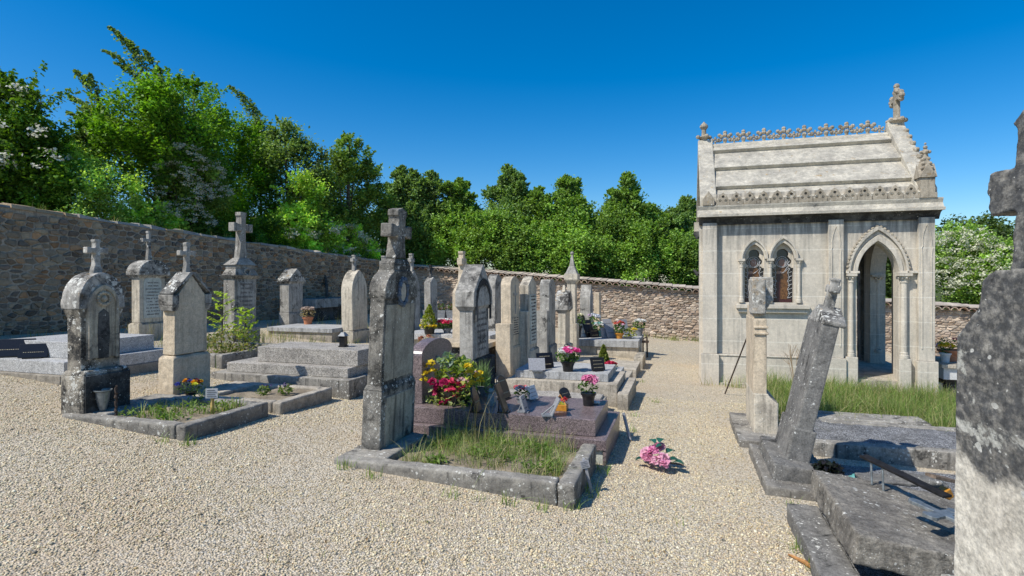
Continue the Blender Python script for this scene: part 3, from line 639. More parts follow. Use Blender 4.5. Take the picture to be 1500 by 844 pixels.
stele('gravestone', 'dark-headed gabled stele with white lettering column, low block in front', (-2.71, 9.9, -.06), .52, .17, 1.58, 'gable', .16, (.42, .58, .24), 'pale', 'mid', None, None, (.4, .5, 1.4, 0, .085, M['paleconc'], 'flat', 14), flank=[(-.40, -.262, -.15, .1, 1.12)])
stele('gravestone', 'plain flat-topped grey stele with chamfered head and side block', (-2.64, 11.12, -.1), .5, .2, 1.62, 'clip', .1, (.4, .55, .26), 'mid', None, None, None, None, flank=[(-.42, -.252, -.14, .1, 1.1)])
pd = stele('gravestone', 'narrow stele with a lichened ogee hood and broken finial beside the tall pillar', (-2.54, 12.25, -.14), .5, .17, 1.12, 'pointed', .4, (.33, .6, .3), 'pale', 'cap', (.06, .05, .06), None, None, flank=[(-.46, -.31, -.2, .1, .36)])
MB().frustum((-.04, .04, -.06, .06), (-.02, .02, -.02, .02), 1.5, 1.64).build('finial', M['pale'], pd)
pl = thing('grave_pillar', 'tall square stone pillar with a spired gable cap in front of the back wall', 'gravestone', (-2.53, 13.15, -.17), 'gravestones standing in the cemetery')
MB().box(-.14, .14, -.15, .15, -.1, .75).box(-.1, .1, -.11, .11, .752, 1.68).build('shaft', M['pale'], pl, bevel=.01)
MB().frustum((-.1, .1, -.11, .11), (-.16, .16, -.17, .17), 1.68, 1.78).box(-.16, .16, -.17, .17, 1.782, 1.93).build('cap', M['pale'], pl, bevel=.01)
MB().frustum((-.14, .14, -.14, .14), (-.06, .06, -.06, .06), 1.93, 2.12).frustum((-.055, .055, -.055, .055), (-.02, .02, -.02, .02), 2.122, 2.38).ball((0, 0, 2.42), .045).build('spire', M['mid'], pl, bevel=.004)
stele('gravestone', 'small grey gabled headstone at the back beyond the flower-laden tomb', (-2.68, 16.2, -.24), .5, .3, 1.36, 'gable', .36, None, 'mid', 'mid', None, None, None)
stele('gravestone', 'thin pinkish headstone half hidden behind the small gabled headstone at the back', (-2.5, 17.2, -.27), .45, .16, 1.5, 'flat', 0, None, 'cream', None, None, None, None)
stele('gravestone', 'low dark urn-topped headstone behind the flower-laden tomb', (-2.72, 15.0, -.2), .3, .22, .75, 'round', .1, (.4, .38, .28), 'dark', 'dark', (.1, .05, .05), None, None)
stele('gravestone', 'plain dark upright slab beside the spired pillar', (-2.75, 14.3, -.18), .34, .14, .95, 'clip', .08, None, 'dark', None, None, None, None)
stele('gravestone', 'weathered tall grey stone with a chipped head behind the row of cream steles', (-4.15, 12.1, -.02), .5, .2, 1.5, 'pointed', .26, (.35, .6, .26), 'mid', 'cap', None, None, None)
# --- right side
lk = thing('gravestone', 'dark gravestone leaning steeply to the right with a small yellowed cross on its gabled cap', 'gravestone', (.93, 5.63, -.10), 'gravestones standing in the cemetery')
lk.rotation_euler = (0, 0, 0)
A = Matrix.Rotation(math.radians(12.5), 4, 'Y')
q = MB(); q.prism(outline(.58, 1.38, .0, 'flat', .12), 'x', -.08, .058, A); q.build('shaft', M['lean'], lk, bevel=.014)
MB().prism(outline(.62, .42, 0, 'flat', .06), 'x', -.10, .085, A).build('lower_block', M['lean'], lk, bevel=.014)
MB().prism(outline(.61, 1.38, .13, 'gable', 1.34), 'x', -.084, .105, A).build('cap', M['cap'], lk, vox=.011, amp=.007)
MB().prism([(y, z) for y, z in cross_outline(1.46, .30, .095, .028, 1.6)], 'x', -.04, .045, A).build('cross', M['cap'], lk, vox=.009, amp=.003)
MB().box(-.21, .16, -.5, .42, -.05, .14, Matrix.Rotation(math.radians(6), 4, 'Y')).build('plinth', M['lean'], lk, vox=.014, amp=.008)
MB().box(-.28, .30, -.68, .55, -.11, .015, Matrix.Rotation(math.radians(3), 4, 'Y')).build('base_slab', M['kerb'], lk, vox=.014, amp=.01)
cr = thing('gravestone', 'pale gravestone seen edge-on with lichened cross blocks, in front of the chapel windows', 'gravestone', (.85, 7.2, -.2), 'gravestones standing in the cemetery')
MB().box(-.085, .17, -.41, .40, -.1, .43).frustum((-.085, .17, -.41, .40), (-.085, .07, -.39, .39), .43, .51).box(-.085, .075, -.395, .395, .51, .53).build('base', M['pale'], cr, vox=.013, amp=.004)
MB().box(-.085, .055, -.38, .38, .52, 1.37).build('shaft', M['cream'], cr, bevel=.01)
MB().box(-.08, .075, -.4, .4, 1.19, 1.215).box(-.08, .07, -.395, .395, 1.26, 1.285).build('neck_moulding', M['cream'], cr, bevel=.008)
MB().box(-.1, .045, -.40, -.02, 1.42, 1.82).build('cross_arm', M['cap2'], cr, vox=.012, amp=.008)
MB().box(-.06, .17, -.05, .25, 1.55, 1.84).frustum((-.04, .1, -.03, .2), (-.06, .15, -.05, .25), 1.45, 1.548).build('cross_head', M['cap2'], cr, vox=.012, amp=.008)
MB().box(-.08, .05, -.30, .30, 1.36, 1.50).build('neck', M['cream'], cr, bevel=.01)
MB().box(-.27, .24, -.78, .55, -.1, .09).build('base_slab', M['kerb'], cr, vox=.015, amp=.008)
bg_ = thing('gravestone', 'massive gravestone at the right edge, black above and bleached below, with a blunt-armed cross', 'gravestone', (1.0, 1.86, -.09), 'gravestones standing in the cemetery')
MB().box(-.13, .13, -.48, .48, -.1, .655).build('base', M['big'], bg_, vox=.011, amp=.004)
so_ = [(.445, .65), (.42, 1.50), (.34, 1.555), (.275, 1.61), (.262, 1.655), (.255, 1.69), (.18, 1.72), (0, 1.725)]
MB().prism(so_+[(-y, z) for y, z in reversed(so_[:-1])], 'x', -.10, .10).build('shaft', M['big'], bg_, vox=.008, amp=.003, nsc=14)
MB().prism([(.165, 1.69), (.14, 1.75), (.125, 1.86), (.12, 1.895), (.255, 1.89), (.275, 1.925), (.262, 1.95), (.285, 1.965), (.262, 2.03), (.12, 2.02), (.118, 2.13), (.14, 2.15), (0, 2.22),
  (-.14, 2.15), (-.118, 2.13), (-.12, 2.02), (-.262, 2.03), (-.285, 1.965), (-.262, 1.95), (-.275, 1.925), (-.255, 1.89), (-.12, 1.895), (-.125, 1.86), (-.14, 1.75), (-.165, 1.69)], 'x', -.075, .075).build('cross', M['big'], bg_, vox=.008, amp=.004, nsc=16)
# ------------------------------------------------------------------ tombs
def kerb_plot(label, X0, X1, Y0, Y1, top, wd, mat, fill=None, fmat=None, near_end=True, group='kerbed grave plots', vox=.016, far=True, bottom=-.35, head=True, amp=.007):
    e = thing('grave_kerb', label, 'grave kerb', ((X0+X1)/2, (Y0+Y1)/2, gz((X0+X1)/2, (Y0+Y1)/2)), group)
    ox, oy, oz = e.location
    def bx(n, a, b, c, d): MB().box(a-ox, b-ox, c-oy, d-oy, bottom-oz, top-oz).build(n, M[mat], e, vox=vox, amp=amp)
    bx('kerb_side', X0, X1-wd-.004, Y0, Y0+wd)
    if far: bx('kerb_side', X0, X1-wd-.004, Y1-wd, Y1)
    if near_end: bx('kerb_end', X1-wd, X1, Y0, Y1)
    if head: bx('head_sill', X0, X0+.42, Y0+wd+.004, Y1-wd-.004)
    if fill is not None:
        nx, ny = 40, 24; V = []
        for j in range(ny+1):
            for i in range(nx+1):
                x = X0+wd*.6+(X1-X0-wd*1.2)*i/nx; y = Y0+wd*.6+(Y1-Y0-wd*1.2)*j/ny
                V.append((x-ox, y-oy, fill-oz+.03*mnoise.noise(Vector((x*3, y*3, 2)))+.015*mnoise.noise(Vector((x*11, y*11, 5)))))
        Q = [(j*(nx+1)+i, j*(nx+1)+i+1, (j+1)*(nx+1)+i+1, (j+1)*(nx+1)+i) for j in range(ny) for i in range(nx)]
        raw_mesh('soil_fill', V, Q, M[fmat or 'soil'], e, smooth=True)
    BLOCK.append((X0, X1, Y0, Y1))
    return e
def tomb(label, tiers, group='stone slab tombs', extra=None, name='slab_tomb', vox=0):
    """tiers: (part, X0,X1,Y0,Y1,z0,z1,mat)"""
    X0, X1, Y0, Y1 = tiers[0][1:5]
    e = thing(name, label, 'tomb', ((X0+X1)/2, (Y0+Y1)/2, gz((X0+X1)/2, (Y0+Y1)/2)), group)
    ox, oy, oz = e.location
    for (n, a, b, c, d, z0, z1, mt) in tiers: MB().box(a-ox, b-ox, c-oy, d-oy, z0-oz, z1-oz).build(n, M[mt], e, bevel=.008, vox=vox, amp=.005)
    BLOCK.append((X0, X1, Y0, Y1)); return e
kerb_plot('long low grave kerb overgrown with tall grass, in front of the tall wreathed gravestone', -2.76, -.74, 3.96, 5.0, .135, .13, 'kerb', .07, far=False)
kerb_plot('cracked grave kerb with sparse weeds in front of the niche gravestone', -5.66, -4.14, 3.80, 4.82, .335, .12, 'kerb', .29)
kerb_plot('gravelled grave kerb with small clumps of violet flowers, beside the pale gable-headed gravestone', -5.55, -4.09, 4.94, 5.86, .30, .12, 'concrete', .27)
kerb_plot('low kerb around wild shrubs by the left wall', -8.6, -6.5, 6.6, 8.1, .50, .13, 'kerb', .42)
ot = tomb('plum granite tomb with arched headstone and crowd of plaques and flowers', [('plinth', -2.98, -.67, 5.12, 6.30, .035, .135, 'purple'), ('foundation', -2.94, -.70, 5.15, 6.27, -.3, .033, 'paleconc'), ('slab', -2.72, -.78, 5.20, 6.12, .137, .295, 'purple')])
ox, oy, oz = ot.location
MB().box(-.70-ox, -.672-ox, 5.13-oy, 6.28-oy, -.3-oz, .033-oz).build('end_panel', M['purple'], ot, bevel=.004)
MB().prism([(y+5.74-oy, z-oz) for y, z in outline(.80, .80, .15, 'round', .296)], 'x', -2.77-ox, -2.63-ox).build('headstone', M['purple'], ot, bevel=.008)
vn_ = MB()
for (y, z) in ((5.5, .62), (5.6, .7), (5.72, .73), (5.84, .70), (5.95, .62)): vn_.ball((-2.625-ox, y-oy, z-oz), .03, 6, 4)
vn_.build('gilt_motif', M['gilt'], ot)
tomb('gravel-topped concrete grave bed between the plum tomb and the two-step grey tomb', [('bed', -2.45, -.97, 6.42, 7.5, -.3, .055, 'concrete'), ('gravel_top', -2.42, -1.0, 6.45, 7.47, .05, .085, 'aggr')], vox=.02)
qt = tomb('two-step grey stone tomb carrying a pink potted flower and two leaning plaques', [('lower_step', -2.45, -.86, 7.72, 8.9, -.3, .17, 'concrete'), ('slab', -2.36, -1.0, 7.86, 8.8, .172, .285, 'greyslab'), ('end_kerb', -.845, -.70, 7.6, 8.95, -.35, .07, 'concrete')])
tomb('low grey slab grave with red flowers and a small conifer at its end', [('base', -2.3, -.86, 9.25, 10.2, -.4, -.02, 'concrete'), ('slab', -2.2, -1.0, 9.35, 10.1, -.018, .06, 'greyslab')])
tomb('low pale grave of stacked blocks before the raised flower-laden tomb', [('base', -2.3, -.83, 10.6, 11.7, -.5, -.06, 'concrete'), ('end_block', -.98, -.8, 11.9, 12.9, -.5, -.02, 'pale')])
tomb('raised pale tomb heaped with plaques and flower pots near the back wall', [('body', -2.62, -1.04, 13.52, 15.2, -.6, .0, 'pale'), ('slab', -2.68, -1.0, 13.46, 15.26, .002, .165, 'greyslab')])
tomb('white slab tomb bearing a potted conifer behind the plum headstone', [('body', -5.75, -3.9, 10.95, 11.9, -.1, .33, 'concrete'), ('slab', -5.85, -3.8, 10.85, 12.0, .332, .46, 'slab')])
tomb('dark granite tomb with grey planter boxes before the back wall', [('body', -6.7, -5.1, 14.5, 15.5, -.1, .42, 'black'), ('slab', -6.8, -5.0, 14.4, 15.6, .422, .52, 'slab')])
tomb('low cream stone tomb with a dark opening beside the cream round-topped stele', [('end_block', -3.25, -3.05, 8.5, 8.62, -.2, .58, 'cream'), ('top_slab', -4.3, -3.06, 8.63, 9.3, .48, .56, 'cream'), ('body', -4.2, -3.12, 8.70, 9.25, -.1, .478, 'dark')])  # solid dark body painted in place of the shade inside the opening
tomb('pale sill of rough masonry with a flat top behind the stepped granite tomb', [('masonry', -8.95, -7.28, 10.4, 11.35, -.1, .46, 'concrete'), ('top', -8.95, -7.25, 10.36, 11.4, .462, .555, 'greyslab')])
tomb('dark box tomb with an overhanging lid against the shaded wall', [('body', -11.1, -10.45, 14.0, 15.9, .0, .78, 'dark'), ('lid', -11.2, -10.3, 13.9, 16.1, .782, 1.05, 'mid')])
tomb('stepped aggregate stone tomb of three tiers in the middle left', [('foundation', -6.1, -3.95, 6.0, 7.1, -.1, .36, 'kerb'), ('lower_slab', -5.95, -4.05, 6.12, 7.0, .362, .485, 'aggr'), ('upper_slab', -5.6, -4.02, 6.30, 6.98, .487, .69, 'aggr')])
tomb('wide two-tier pale grey granite tomb at the left edge', [('foundation', -11, -6.98, 4.68, 6.35, .1, .475, 'concrete'), ('lower_slab', -11, -7.0, 4.74, 6.2, .477, .63, 'slab'), ('upper_slab', -8.42, -7.16, 4.98, 6.05, .632, .835, 'slab')])
# right side graves
e = kerb_plot('dark gravel grave with a lichened kerb behind the leaning gravestone', 1.22, 4.2, 6.40, 7.5, -.06, .14, 'kerb', -.075, 'slate', head=False)
tomb('flat grey slab grave at the foot of the tall grass', [('slab', 1.3, 2.75, 7.54, 7.95, -.4, -.06, 'kerb')], vox=.02)
tomb('white tomb beside the chapel corner carrying a terracotta pot', [('body', 4.28, 5.6, 11.3, 12.4, -.1, .10, 'whiteplaque'), ('slab', 4.24, 5.65, 11.25, 12.45, .102, .165, 'pale'), ('foot', 4.35, 5.5, 11.4, 12.3, -.7, -.102, 'dark')])
bt = thing('broken_tomb', 'collapsed dark tomb slab tilted on its sunken stone frame in the right foreground', 'tomb', (1.3, 3.9, -.13), 'stone slab tombs')
Tm = Matrix.Rotation(math.radians(7), 4, 'Y')
MB().box(-.44, 1.2, -.48, .62, .14, .31, Tm).build('slab', M['broken'], bt, vox=.013, amp=.008)
MB().box(-.58, -.375, -.85, .56, -.2, .115).build('frame_side', M['lean'], bt, vox=.014, amp=.009)
MB().box(-.37, 1.2, -.87, -.55, -.2, .07).build('frame_end', M['lean'], bt, vox=.014, amp=.009)
MB().box(-.37, 1.2, -.54, .62, -.3, .075).box(-.2, 1.2, .62, 2.1, -.3, -.03).build('rubble_bed', M['slate'], bt)
BLOCK += [(.72, 3, 3.05, 4.5), (.6, 1.3, 4.9, 7.7), (.3, 4.1, 10.9, 14), (1.2, 3.6, 6, 11)]

# ------------------------------------------------------------------ chapel
ch = thing('chapel', 'small gothic funerary chapel of pale stone with steep stone roof and open porch', 'chapel', (2.2, 12.43, -.3))
CX0, CX1, CYN, CYF, YR = .40, 4.0, 11.0, 13.9, 12.45
def cpt(x, y, z): return sub(ch, (x, y, z))
cM = Matrix.Translation((-ch.location.x, -ch.location.y, -ch.location.z))
def cbox(mb, *a): return mb.box(*a, M=cM)
def ex(px, y=400): return at_y(px, y, CYN)[0]
def ez(px, py): return at_y(px, py, CYN)[2]
def plate(outer, holes, a0, a1, axis, bevel=0):
    """wall plate with holes, through a filled 2D curve"""
    cu = bpy.data.curves.new('p', 'CURVE'); cu.dimensions = '2D'; cu.fill_mode = 'BOTH'; cu.extrude = abs(a1-a0)/2
    for pts in [outer]+holes:
        s = cu.splines.new('POLY'); s.points.add(len(pts)-1); s.use_cyclic_u = True
        for p, q in zip(s.points, pts): p.co = (q[0], q[1], 0, 1)
    o = bpy.data.objects.new('p', cu); C.objects.link(o)
    dg = bpy.context.evaluated_depsgraph_get(); dg.update()
    me = bpy.data.meshes.new_from_object(o.evaluated_get(dg)); mid = (a0+a1)/2
    V = []
    for v in me.vertices:
        x, y, z = v.co; p = (x, mid+z, y) if axis == 'y' else (mid+z, x, y)
        V.append(cpt(*p))
    Fc = [tuple(p.vertices) for p in me.polygons]
    bpy.data.objects.remove(o); bpy.data.curves.remove(cu); bpy.data.meshes.remove(me)
    m = MB(); m.add(V, Fc); return m
def lancet(cx, hw, z0, zs, rise, n=10): return [(cx+y, z) for y, z in outline(2*hw, zs, rise, 'pointed', z0, n)]
ZP, ZC, ZE = .25, 2.66, 2.98       # plinth top, cornice foot, eave
winL, winR = (ex(1105), ex(1147))
hwL = (ex(1119.5)-ex(1090.5))/2; zs = ez(1105, 380); z0w = ez(1105, 443)
wins = [lancet(winL, hwL, z0w, zs, .27), lancet(winR, hwL*1.06, z0w, zs, .29)]
pcx = (ex(1253)+ex(1314))/2+.02; phw = (ex(1314)-ex(1253))/2
porch = lancet(pcx, phw, -.395, 1.70, .56, 14)
XB = 2.58                           # inner wall between the chapel room and the porch
plate([(CX0, ZP), (XB, ZP), (XB, ZC+.1), (CX0, ZC+.1)], wins, CYN, CYN+.28, 'y').build('side_wall', M['chapel'], ch)
plate([(XB+.002, -.4), (CX1, -.4), (CX1, ZC+.1), (XB+.002, ZC+.1)], [porch], CYN+.002, CYN+.25, 'y').build('porch_wall', M['chapel'], ch)
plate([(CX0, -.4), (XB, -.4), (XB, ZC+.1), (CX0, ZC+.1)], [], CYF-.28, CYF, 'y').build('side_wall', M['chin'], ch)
fporch = lancet(3.24, .42, -.395, 1.70, .62, 12)
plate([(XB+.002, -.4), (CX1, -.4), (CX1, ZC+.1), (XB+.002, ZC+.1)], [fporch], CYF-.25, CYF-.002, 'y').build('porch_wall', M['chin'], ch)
gab = lambda g: [(CYN+.01, -.4), (CYF-.01, -.4), (CYF-.01, ZE-.02), (YR, 4.42+g), (CYN+.01, ZE-.02)]
plate(gab(0), [lancet(12.6, .62, -.39, 1.70, .75, 12)], 3.72, CX1-.004, 'x').build('porch_gable', M['chapel'], ch)
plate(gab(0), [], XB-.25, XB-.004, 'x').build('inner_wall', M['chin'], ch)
plate(gab(0), [], CX0+.004, CX0+.24, 'x').build('rear_gable', M['chapel'], ch)
cbox(MB(), CX0+.05, CX1-.05, CYN+.05, CYF-.05, ZC-.02, ZC+.06).build('vault_slab', M['chapel'], ch)
cbox(MB(), XB, CX1+.15, CYN-.02, CYF, -.5, -.12).build('porch_floor', M['concrete'], ch)
# plinth, steps, pilasters
m = MB(); cbox(m, CX0-.06, XB+.0, CYN-.07, CYN-.002, -.5, ZP-.04); m.frustum((0, 1, 0, 1), (0, 1, 0, 1), 0, .001) if 0 else None
pl_ = m.build('plinth', M['chapel'], ch, bevel=.01)
cbox(MB(), CX0-.1, XB, CYN-.13, CYN-.072, -.6, -.27).build('footing', M['chapel'], ch, bevel=.01)
cbox(MB(), CX0-.08, XB, CYN-.085, CYN-.002, ZP-.038, ZP).build('plinth_moulding', M['chapel'], ch, bevel=.015)
def pilaster(x0, x1, out, name='pilaster', zt=ZC, engraved=False, zb=ZP):
    m = cbox(MB(), x0, x1, CYN-out, CYN-.003, zb, zt); cbox(m, x0-.03, x1+.03, CYN-out-.05, CYN-.004, -.5, zb-.001)
    p = m.build(name, M['chapel'], ch, bevel=.008)
    if engraved:
        a, b = x0+.05, x1-.05; c = (a+b)/2; zz = zt-.62
        pth = [(a, zb+.2), (a, zz), (a-.01, zz+.1), (c-.06, zz+.14), (c-.065, zz+.24), (c-.05, zz+.36), (c, zz+.5), (c+.05, zz+.36), (c+.065, zz+.24), (c+.06, zz+.14), (b+.01, zz+.1), (b, zz), (b, zb+.2)]
        MB().tube([cpt(x, CYN-out-.001, z) for x, z in pth], .011, 5).build('engraved_panel', M['chapel'], p)
    return p
pilaster(ex(1029), ex(1050), .11)
pilaster(ex(1212), ex(1234), .09, engraved=True)
pilaster(ex(1343), ex(1367), .08, engraved=True)
for xx in (ex(1023),): cbox(MB(), CX0-.1, CX0-.002, CYN+.0, CYN+.4, -.5, ZC).build('buttress', M['chapel'], ch, bevel=.01)
# lighter ashlar courses: thin joints
# windows
def window(cx, hw, zs, rise, fig):
    f = MB().strip([(x, z) for x, z in lancet(cx, hw*1.0, zs, zs, rise)][1:-1], [(x, z) for x, z in lancet(cx, hw*1.24, zs, zs, rise*1.3)][1:-1], 'y', CYN-.045, CYN+.06)
    f.v = [cpt(*v) for v in f.v]; w_ = f.build('window', M['chapel'], ch, bevel=.012)
    f = MB().strip([(x, z) for x, z in lancet(cx, hw*1.20, zs, zs, rise*1.26)][1:-1], [(x, z) for x, z in lancet(cx, hw*1.36, zs, zs, rise*1.45)][1:-1], 'y', CYN-.075, CYN-.002)
    f.v = [cpt(*v) for v in f.v]; f.build('hood_mould', M['chapel'], w_, bevel=.008)
    # cusped trefoil head
    oc = lancet(cx, hw*1.02, zs-.16, zs, rise*1.02)
    th = arc(cx, zs+.09, hw*.56, -.45, PI+.45, 14); lob = arc(cx+hw*.42, zs-.05, hw*.42, -1.2, .9, 6)+th+[(2*cx-x, z) for x, z in reversed(arc(cx+hw*.42, zs-.05, hw*.42, -1.2, .9, 6))]
    hole = [(cx+hw*.86, zs-.159)]+lob+[(cx-hw*.86, zs-.159)]
    plate([(cx+hw*1.02, zs-.16)]+oc[1:-1]+[(cx-hw*1.02, zs-.16)]+hole[::-1], [], CYN+.06, CYN+.11, 'y').build('tracery', M['chapel'], w_)
    g = MB().prism(lancet(cx, hw*1.0, z0w, zs, rise), 'y', CYN+.13, CYN+.15, cM).build('stained_glass', M['glass'], w_)
    R = random.Random(fig); y = CYN+.127
    def gl(pts, mt, dy=0, n='glass_piece'): MB().prism(pts, 'y', y-.003-dy, y+.002-dy, cM).build(n, M[mt], g)
    gl([(cx-.09, z0w+.05), (cx+.09, z0w+.05), (cx+.1, z0w+.35), (cx+.085, zs-.2), (cx+.03, zs-.12), (cx-.04, zs-.12), (cx-.09, zs-.22), (cx-.1, z0w+.3)], 'robe', 0, 'robe')
    gl([(cx-.10, z0w+.05), (cx-.03, z0w+.05), (cx-.02, zs-.16), (cx-.085, zs-.24)], 'red', .004, 'mantle')
    gl([(cx+(.055*math.cos(a)), zs-.06+.07*math.sin(a)) for a in [2*PI*i/12 for i in range(12)]], 'skin', .006, 'face')
    gl([(cx-.05+(.04*math.cos(a)), zs-.24+.03*math.sin(a)) for a in [2*PI*i/8 for i in range(8)]], 'skin', .007, 'hand')
    gl([(cx-hw*.9, z0w+.005), (cx+hw*.9, z0w+.005), (cx+hw*.9, z0w+.06), (cx-hw*.9, z0w+.06)], 'red', .002, 'border')
    cm = MB()
    for s in (-1, 1):
        for i in range(9):
            z = z0w+.08+i*.075; cm.tube([(cx+s*hw*.55, y-.01, z), (cx+s*hw*.95, y-.01, z+.03)], .0035, 4); cm.tube([(cx+s*hw*(.5+.2*(i % 2)), y-.01, z), (cx+s*hw*(.7-.15*(i % 2)), y-.01, z+.075)], .0035, 4)
    for r, zc in ((.075, zs-.06), (.1, zs-.05)): cm.tube([(cx+r*math.cos(a), y-.012, zc+r*math.sin(a)) for a in [2*PI*i/14 for i in range(15)]], .004, 4)
    for i in range(7): a = R.uniform(0, 6); cm.tube([(cx+.05*math.cos(a), y-.012, zs-.16+.1*math.sin(a)), (cx+.12*math.cos(a+.6), y-.012, zs-.1+.13*math.sin(a+.6))], .0035, 4)
    cm.v = [cpt(*v) for v in cm.v]; cm.build('lead_came', M['came'], g)
window(winL, hwL, zs, .27, 1); window(winR, hwL*1.06, zs, .29, 2)
def column(x, y, z0, z1, r, name='column', cap=True, par=None):
    m = MB().lathe([(r*1.5, z0), (r*1.5, z0+.05), (r*1.2, z0+.07), (r*1.25, z0+.09), (r, z0+.11), (r*.97, z1-.16), (r*1.2, z1-.155), (r*1.2, z1-.135), (r*1.02, z1-.13), (r*1.3, z1-.08), (r*1.75, z1-.045)], (x, y, 0), 14)
    m.box(x-r*2, x+r*2, y-r*2, y+r*2, z1-.043, z1)
    for i in range(8):
        a = 2*PI*i/8+.2; m.ball((x+r*1.5*math.cos(a), y+r*1.5*math.sin(a), z1-.075), r*.42, 6, 4)
    m.v = [cpt(*v) for v in m.v]; return m.build(name, M['chapel'], par or ch)
zcap = ez(1105, 379)
for pxx in (1086, 1128, 1170): column(ex(pxx), CYN-.016, z0w, zcap, .029)
m = cbox(MB(), ex(1078), ex(1185), CYN-.11, CYN-.003, ez(1130, 452), ez(1130, 446)); m.frustum((ex(1080), ex(1182), CYN-.08, CYN-.004), (ex(1078), ex(1185), CYN-.11, CYN-.004), ez(1130, 459), ez(1130, 452.5)) if 0 else None
cbox(m, ex(1081), ex(1182), CYN-.07, CYN-.003, ez(1130, 458), ez(1130, 452)-.001)
m.build('window_sill', M['chapel'], ch, bevel=.01)
# porch arch mouldings + crockets
def archband(cx, zs, hw0, r0, hw1, r1, y0, y1, name):
    f = MB().strip(lancet(cx, hw0, zs, zs, r0, 14)[1:-1], lancet(cx, hw1, zs, zs, r1, 14)[1:-1], 'y', y0, y1); f.v = [cpt(*v) for v in f.v]; return f.build(name, M['chapel'], ch, bevel=.01)
archband(pcx, 1.72, phw*.98, .56, phw*1.2, .66, CYN-.05, CYN+.1, 'arch_moulding')
archband(pcx, 1.72, phw*1.2, .665, phw*1.34, .74, CYN-.025, CYN+.05, 'arch_moulding')
hd = archband(pcx, 1.72, phw*1.34, .745, phw*1.46, .82, CYN-.07, CYN+.0, 'hood_mould')
hp = lancet(pcx, phw*1.47, 1.72, 1.72, .825, 14)[1:-1]; m = MB()
acc = 0; last = hp[0]
segs = []
for a, c in zip(hp, hp[1:]):
    L = math.hypot(c[0]-a[0], c[1]-a[1]); k_ = max(1, round(L/.025))
    for i in range(k_): segs.append((a[0]+(c[0]-a[0])*i/k_, a[1]+(c[1]-a[1])*i/k_))
for i in range(1, len(segs), 3):
    x, z = segs[i]; m.ball((x, CYN-.045, z), .032, 6, 4)
m.v = [cpt(*v) for v in m.v]; m.build('crockets', M['chorn'], hd)
for xx, rr in ((ex(1246), .038), (ex(1323), .05)):
    column(xx, CYN-.03, .28, 1.72, rr)
    cbox(MB(), xx-.09, xx+.09, CYN-.1, CYN-.004, -.4, .278).build('column_base', M['chapel'], ch, bevel=.012)
cbox(MB(), ex(1316), ex(1343), CYN-.07, CYN-.003, 1.722, 1.765).build('impost', M['chapel'], ch, bevel=.01)
cbox(MB(), ex(1238), ex(1258), CYN-.07, CYN-.003, 1.722, 1.765).build('impost', M['chapel'], ch, bevel=.01)
column(3.86, 13.27, .12, 1.72, .06); column(3.86, 11.9, .12, 1.72, .06)
cbox(MB(), 3.74, 3.98, 13.24, 13.6, -.3, .12).build('column_base', M['chapel'], ch, bevel=.015)
# cornice and pierced parapet
def moulding(y, s):
    m = MB(); prof = [(0, ZC+.105), (.20*s, ZC+.105), (.20*s, ZC+.15), (.14*s, ZC+.17), (.10*s, ZC+.24), (.12*s, ZC+.30), (.12*s, ZE), (0, ZE)]
    m.prism([(y+a, z) for a, z in prof], 'x', CX0-.14, CX1+.12, cM); return m.build('cornice', M['chroof'], ch)
moulding(CYN-.004, -1); moulding(CYF+.004, 1)
for y_, s_ in ((CYN-.004, -1), (CYF+.004, 1)): MB().prism([(y_+a*s_, z) for a, z in ((0, ZC-.03), (.04, ZC-.03), (.05, ZC), (.10, ZC+.07), (.16, ZC+.10), (0, ZC+.10))], 'x', CX0-.11, CX1+.09, cM).build('blackened_shadow_moulding', M['dark'], ch)  # black stone: weathering plus a painted stand-in for the shadow under the cornice
m = MB(); nT = 14; xa, xb = ex(1049, 290), ex(1342, 290); wT = (xb-xa)/nT
for i in range(nT):
    x = xa+wT*(i+.5); h = wT*.52; o = [(x-h, ZE+.003), (x+h, ZE+.003), (x+h*.98, ZE+.07), (x+h*.38, ZE+.195), (x, ZE+.235), (x-h*.38, ZE+.195), (x-h*.98, ZE+.07)]
    hs_ = [arc(x+dx, ZE+dz, .026, 0, 2*PI, 8)[:-1] for dx, dz in ((0, .155), (-.05, .085), (.05, .085))]
    p = plate(o, hs_, CYN-.125, CYN-.085, 'y'); m.add(p.v, p.f)
par = m.build('pierced_parapet', M['chorn'], ch)
cbox(MB(), xa, xb, CYN-.07, CYN-.03, ZE+.002, ZE+.21).build('parapet_backing', M['chapel'], par)
# roof: stepped stone courses
def roof(side):
    y0 = CYN+.0 if side < 0 else CYF-.0; n = 4
    rp = lambda t: (y0+(YR-y0)*t, ZE+.06+(4.40-ZE-.06)*t)
    for i in range(n):
        t0, t1 = (-.02, .2, .53, .86)[i], (.2, .53, .86, 1.02)[i]; a = rp(t0-.012); c = rp(t1)
        nx_, nz_ = (-side*-1*(4.40-ZE), abs(YR-y0)); L = math.hypot(nx_, nz_); ny, nz2 = side*(4.40-ZE)/L, abs(YR-y0)/L
        th0, th1 = .115, .03
        pts = [(a[0], a[1]), (a[0]+ny*th0, a[1]+nz2*th0), (c[0]+ny*th1, c[1]+nz2*th1), (c[0], c[1])]
        MB().prism(pts, 'x', CX0+.2, 3.80, cM).build('roof_course', M['chroof'], ch, bevel=.012)
roof(-1); roof(1)
rd = MB().prism([(YR-.11, 4.33), (YR-.10, 4.42), (YR-.03, 4.47), (YR+.03, 4.47), (YR+.10, 4.42), (YR+.11, 4.33)], 'x', CX0+.15, 3.82, cM).build('ridge', M['chroof'], ch, bevel=.01)
xs_ = [at_y(p, 200, YR)[0] for p in (1062, 1089, 1119, 1148, 1178, 1210, 1240, 1271)]
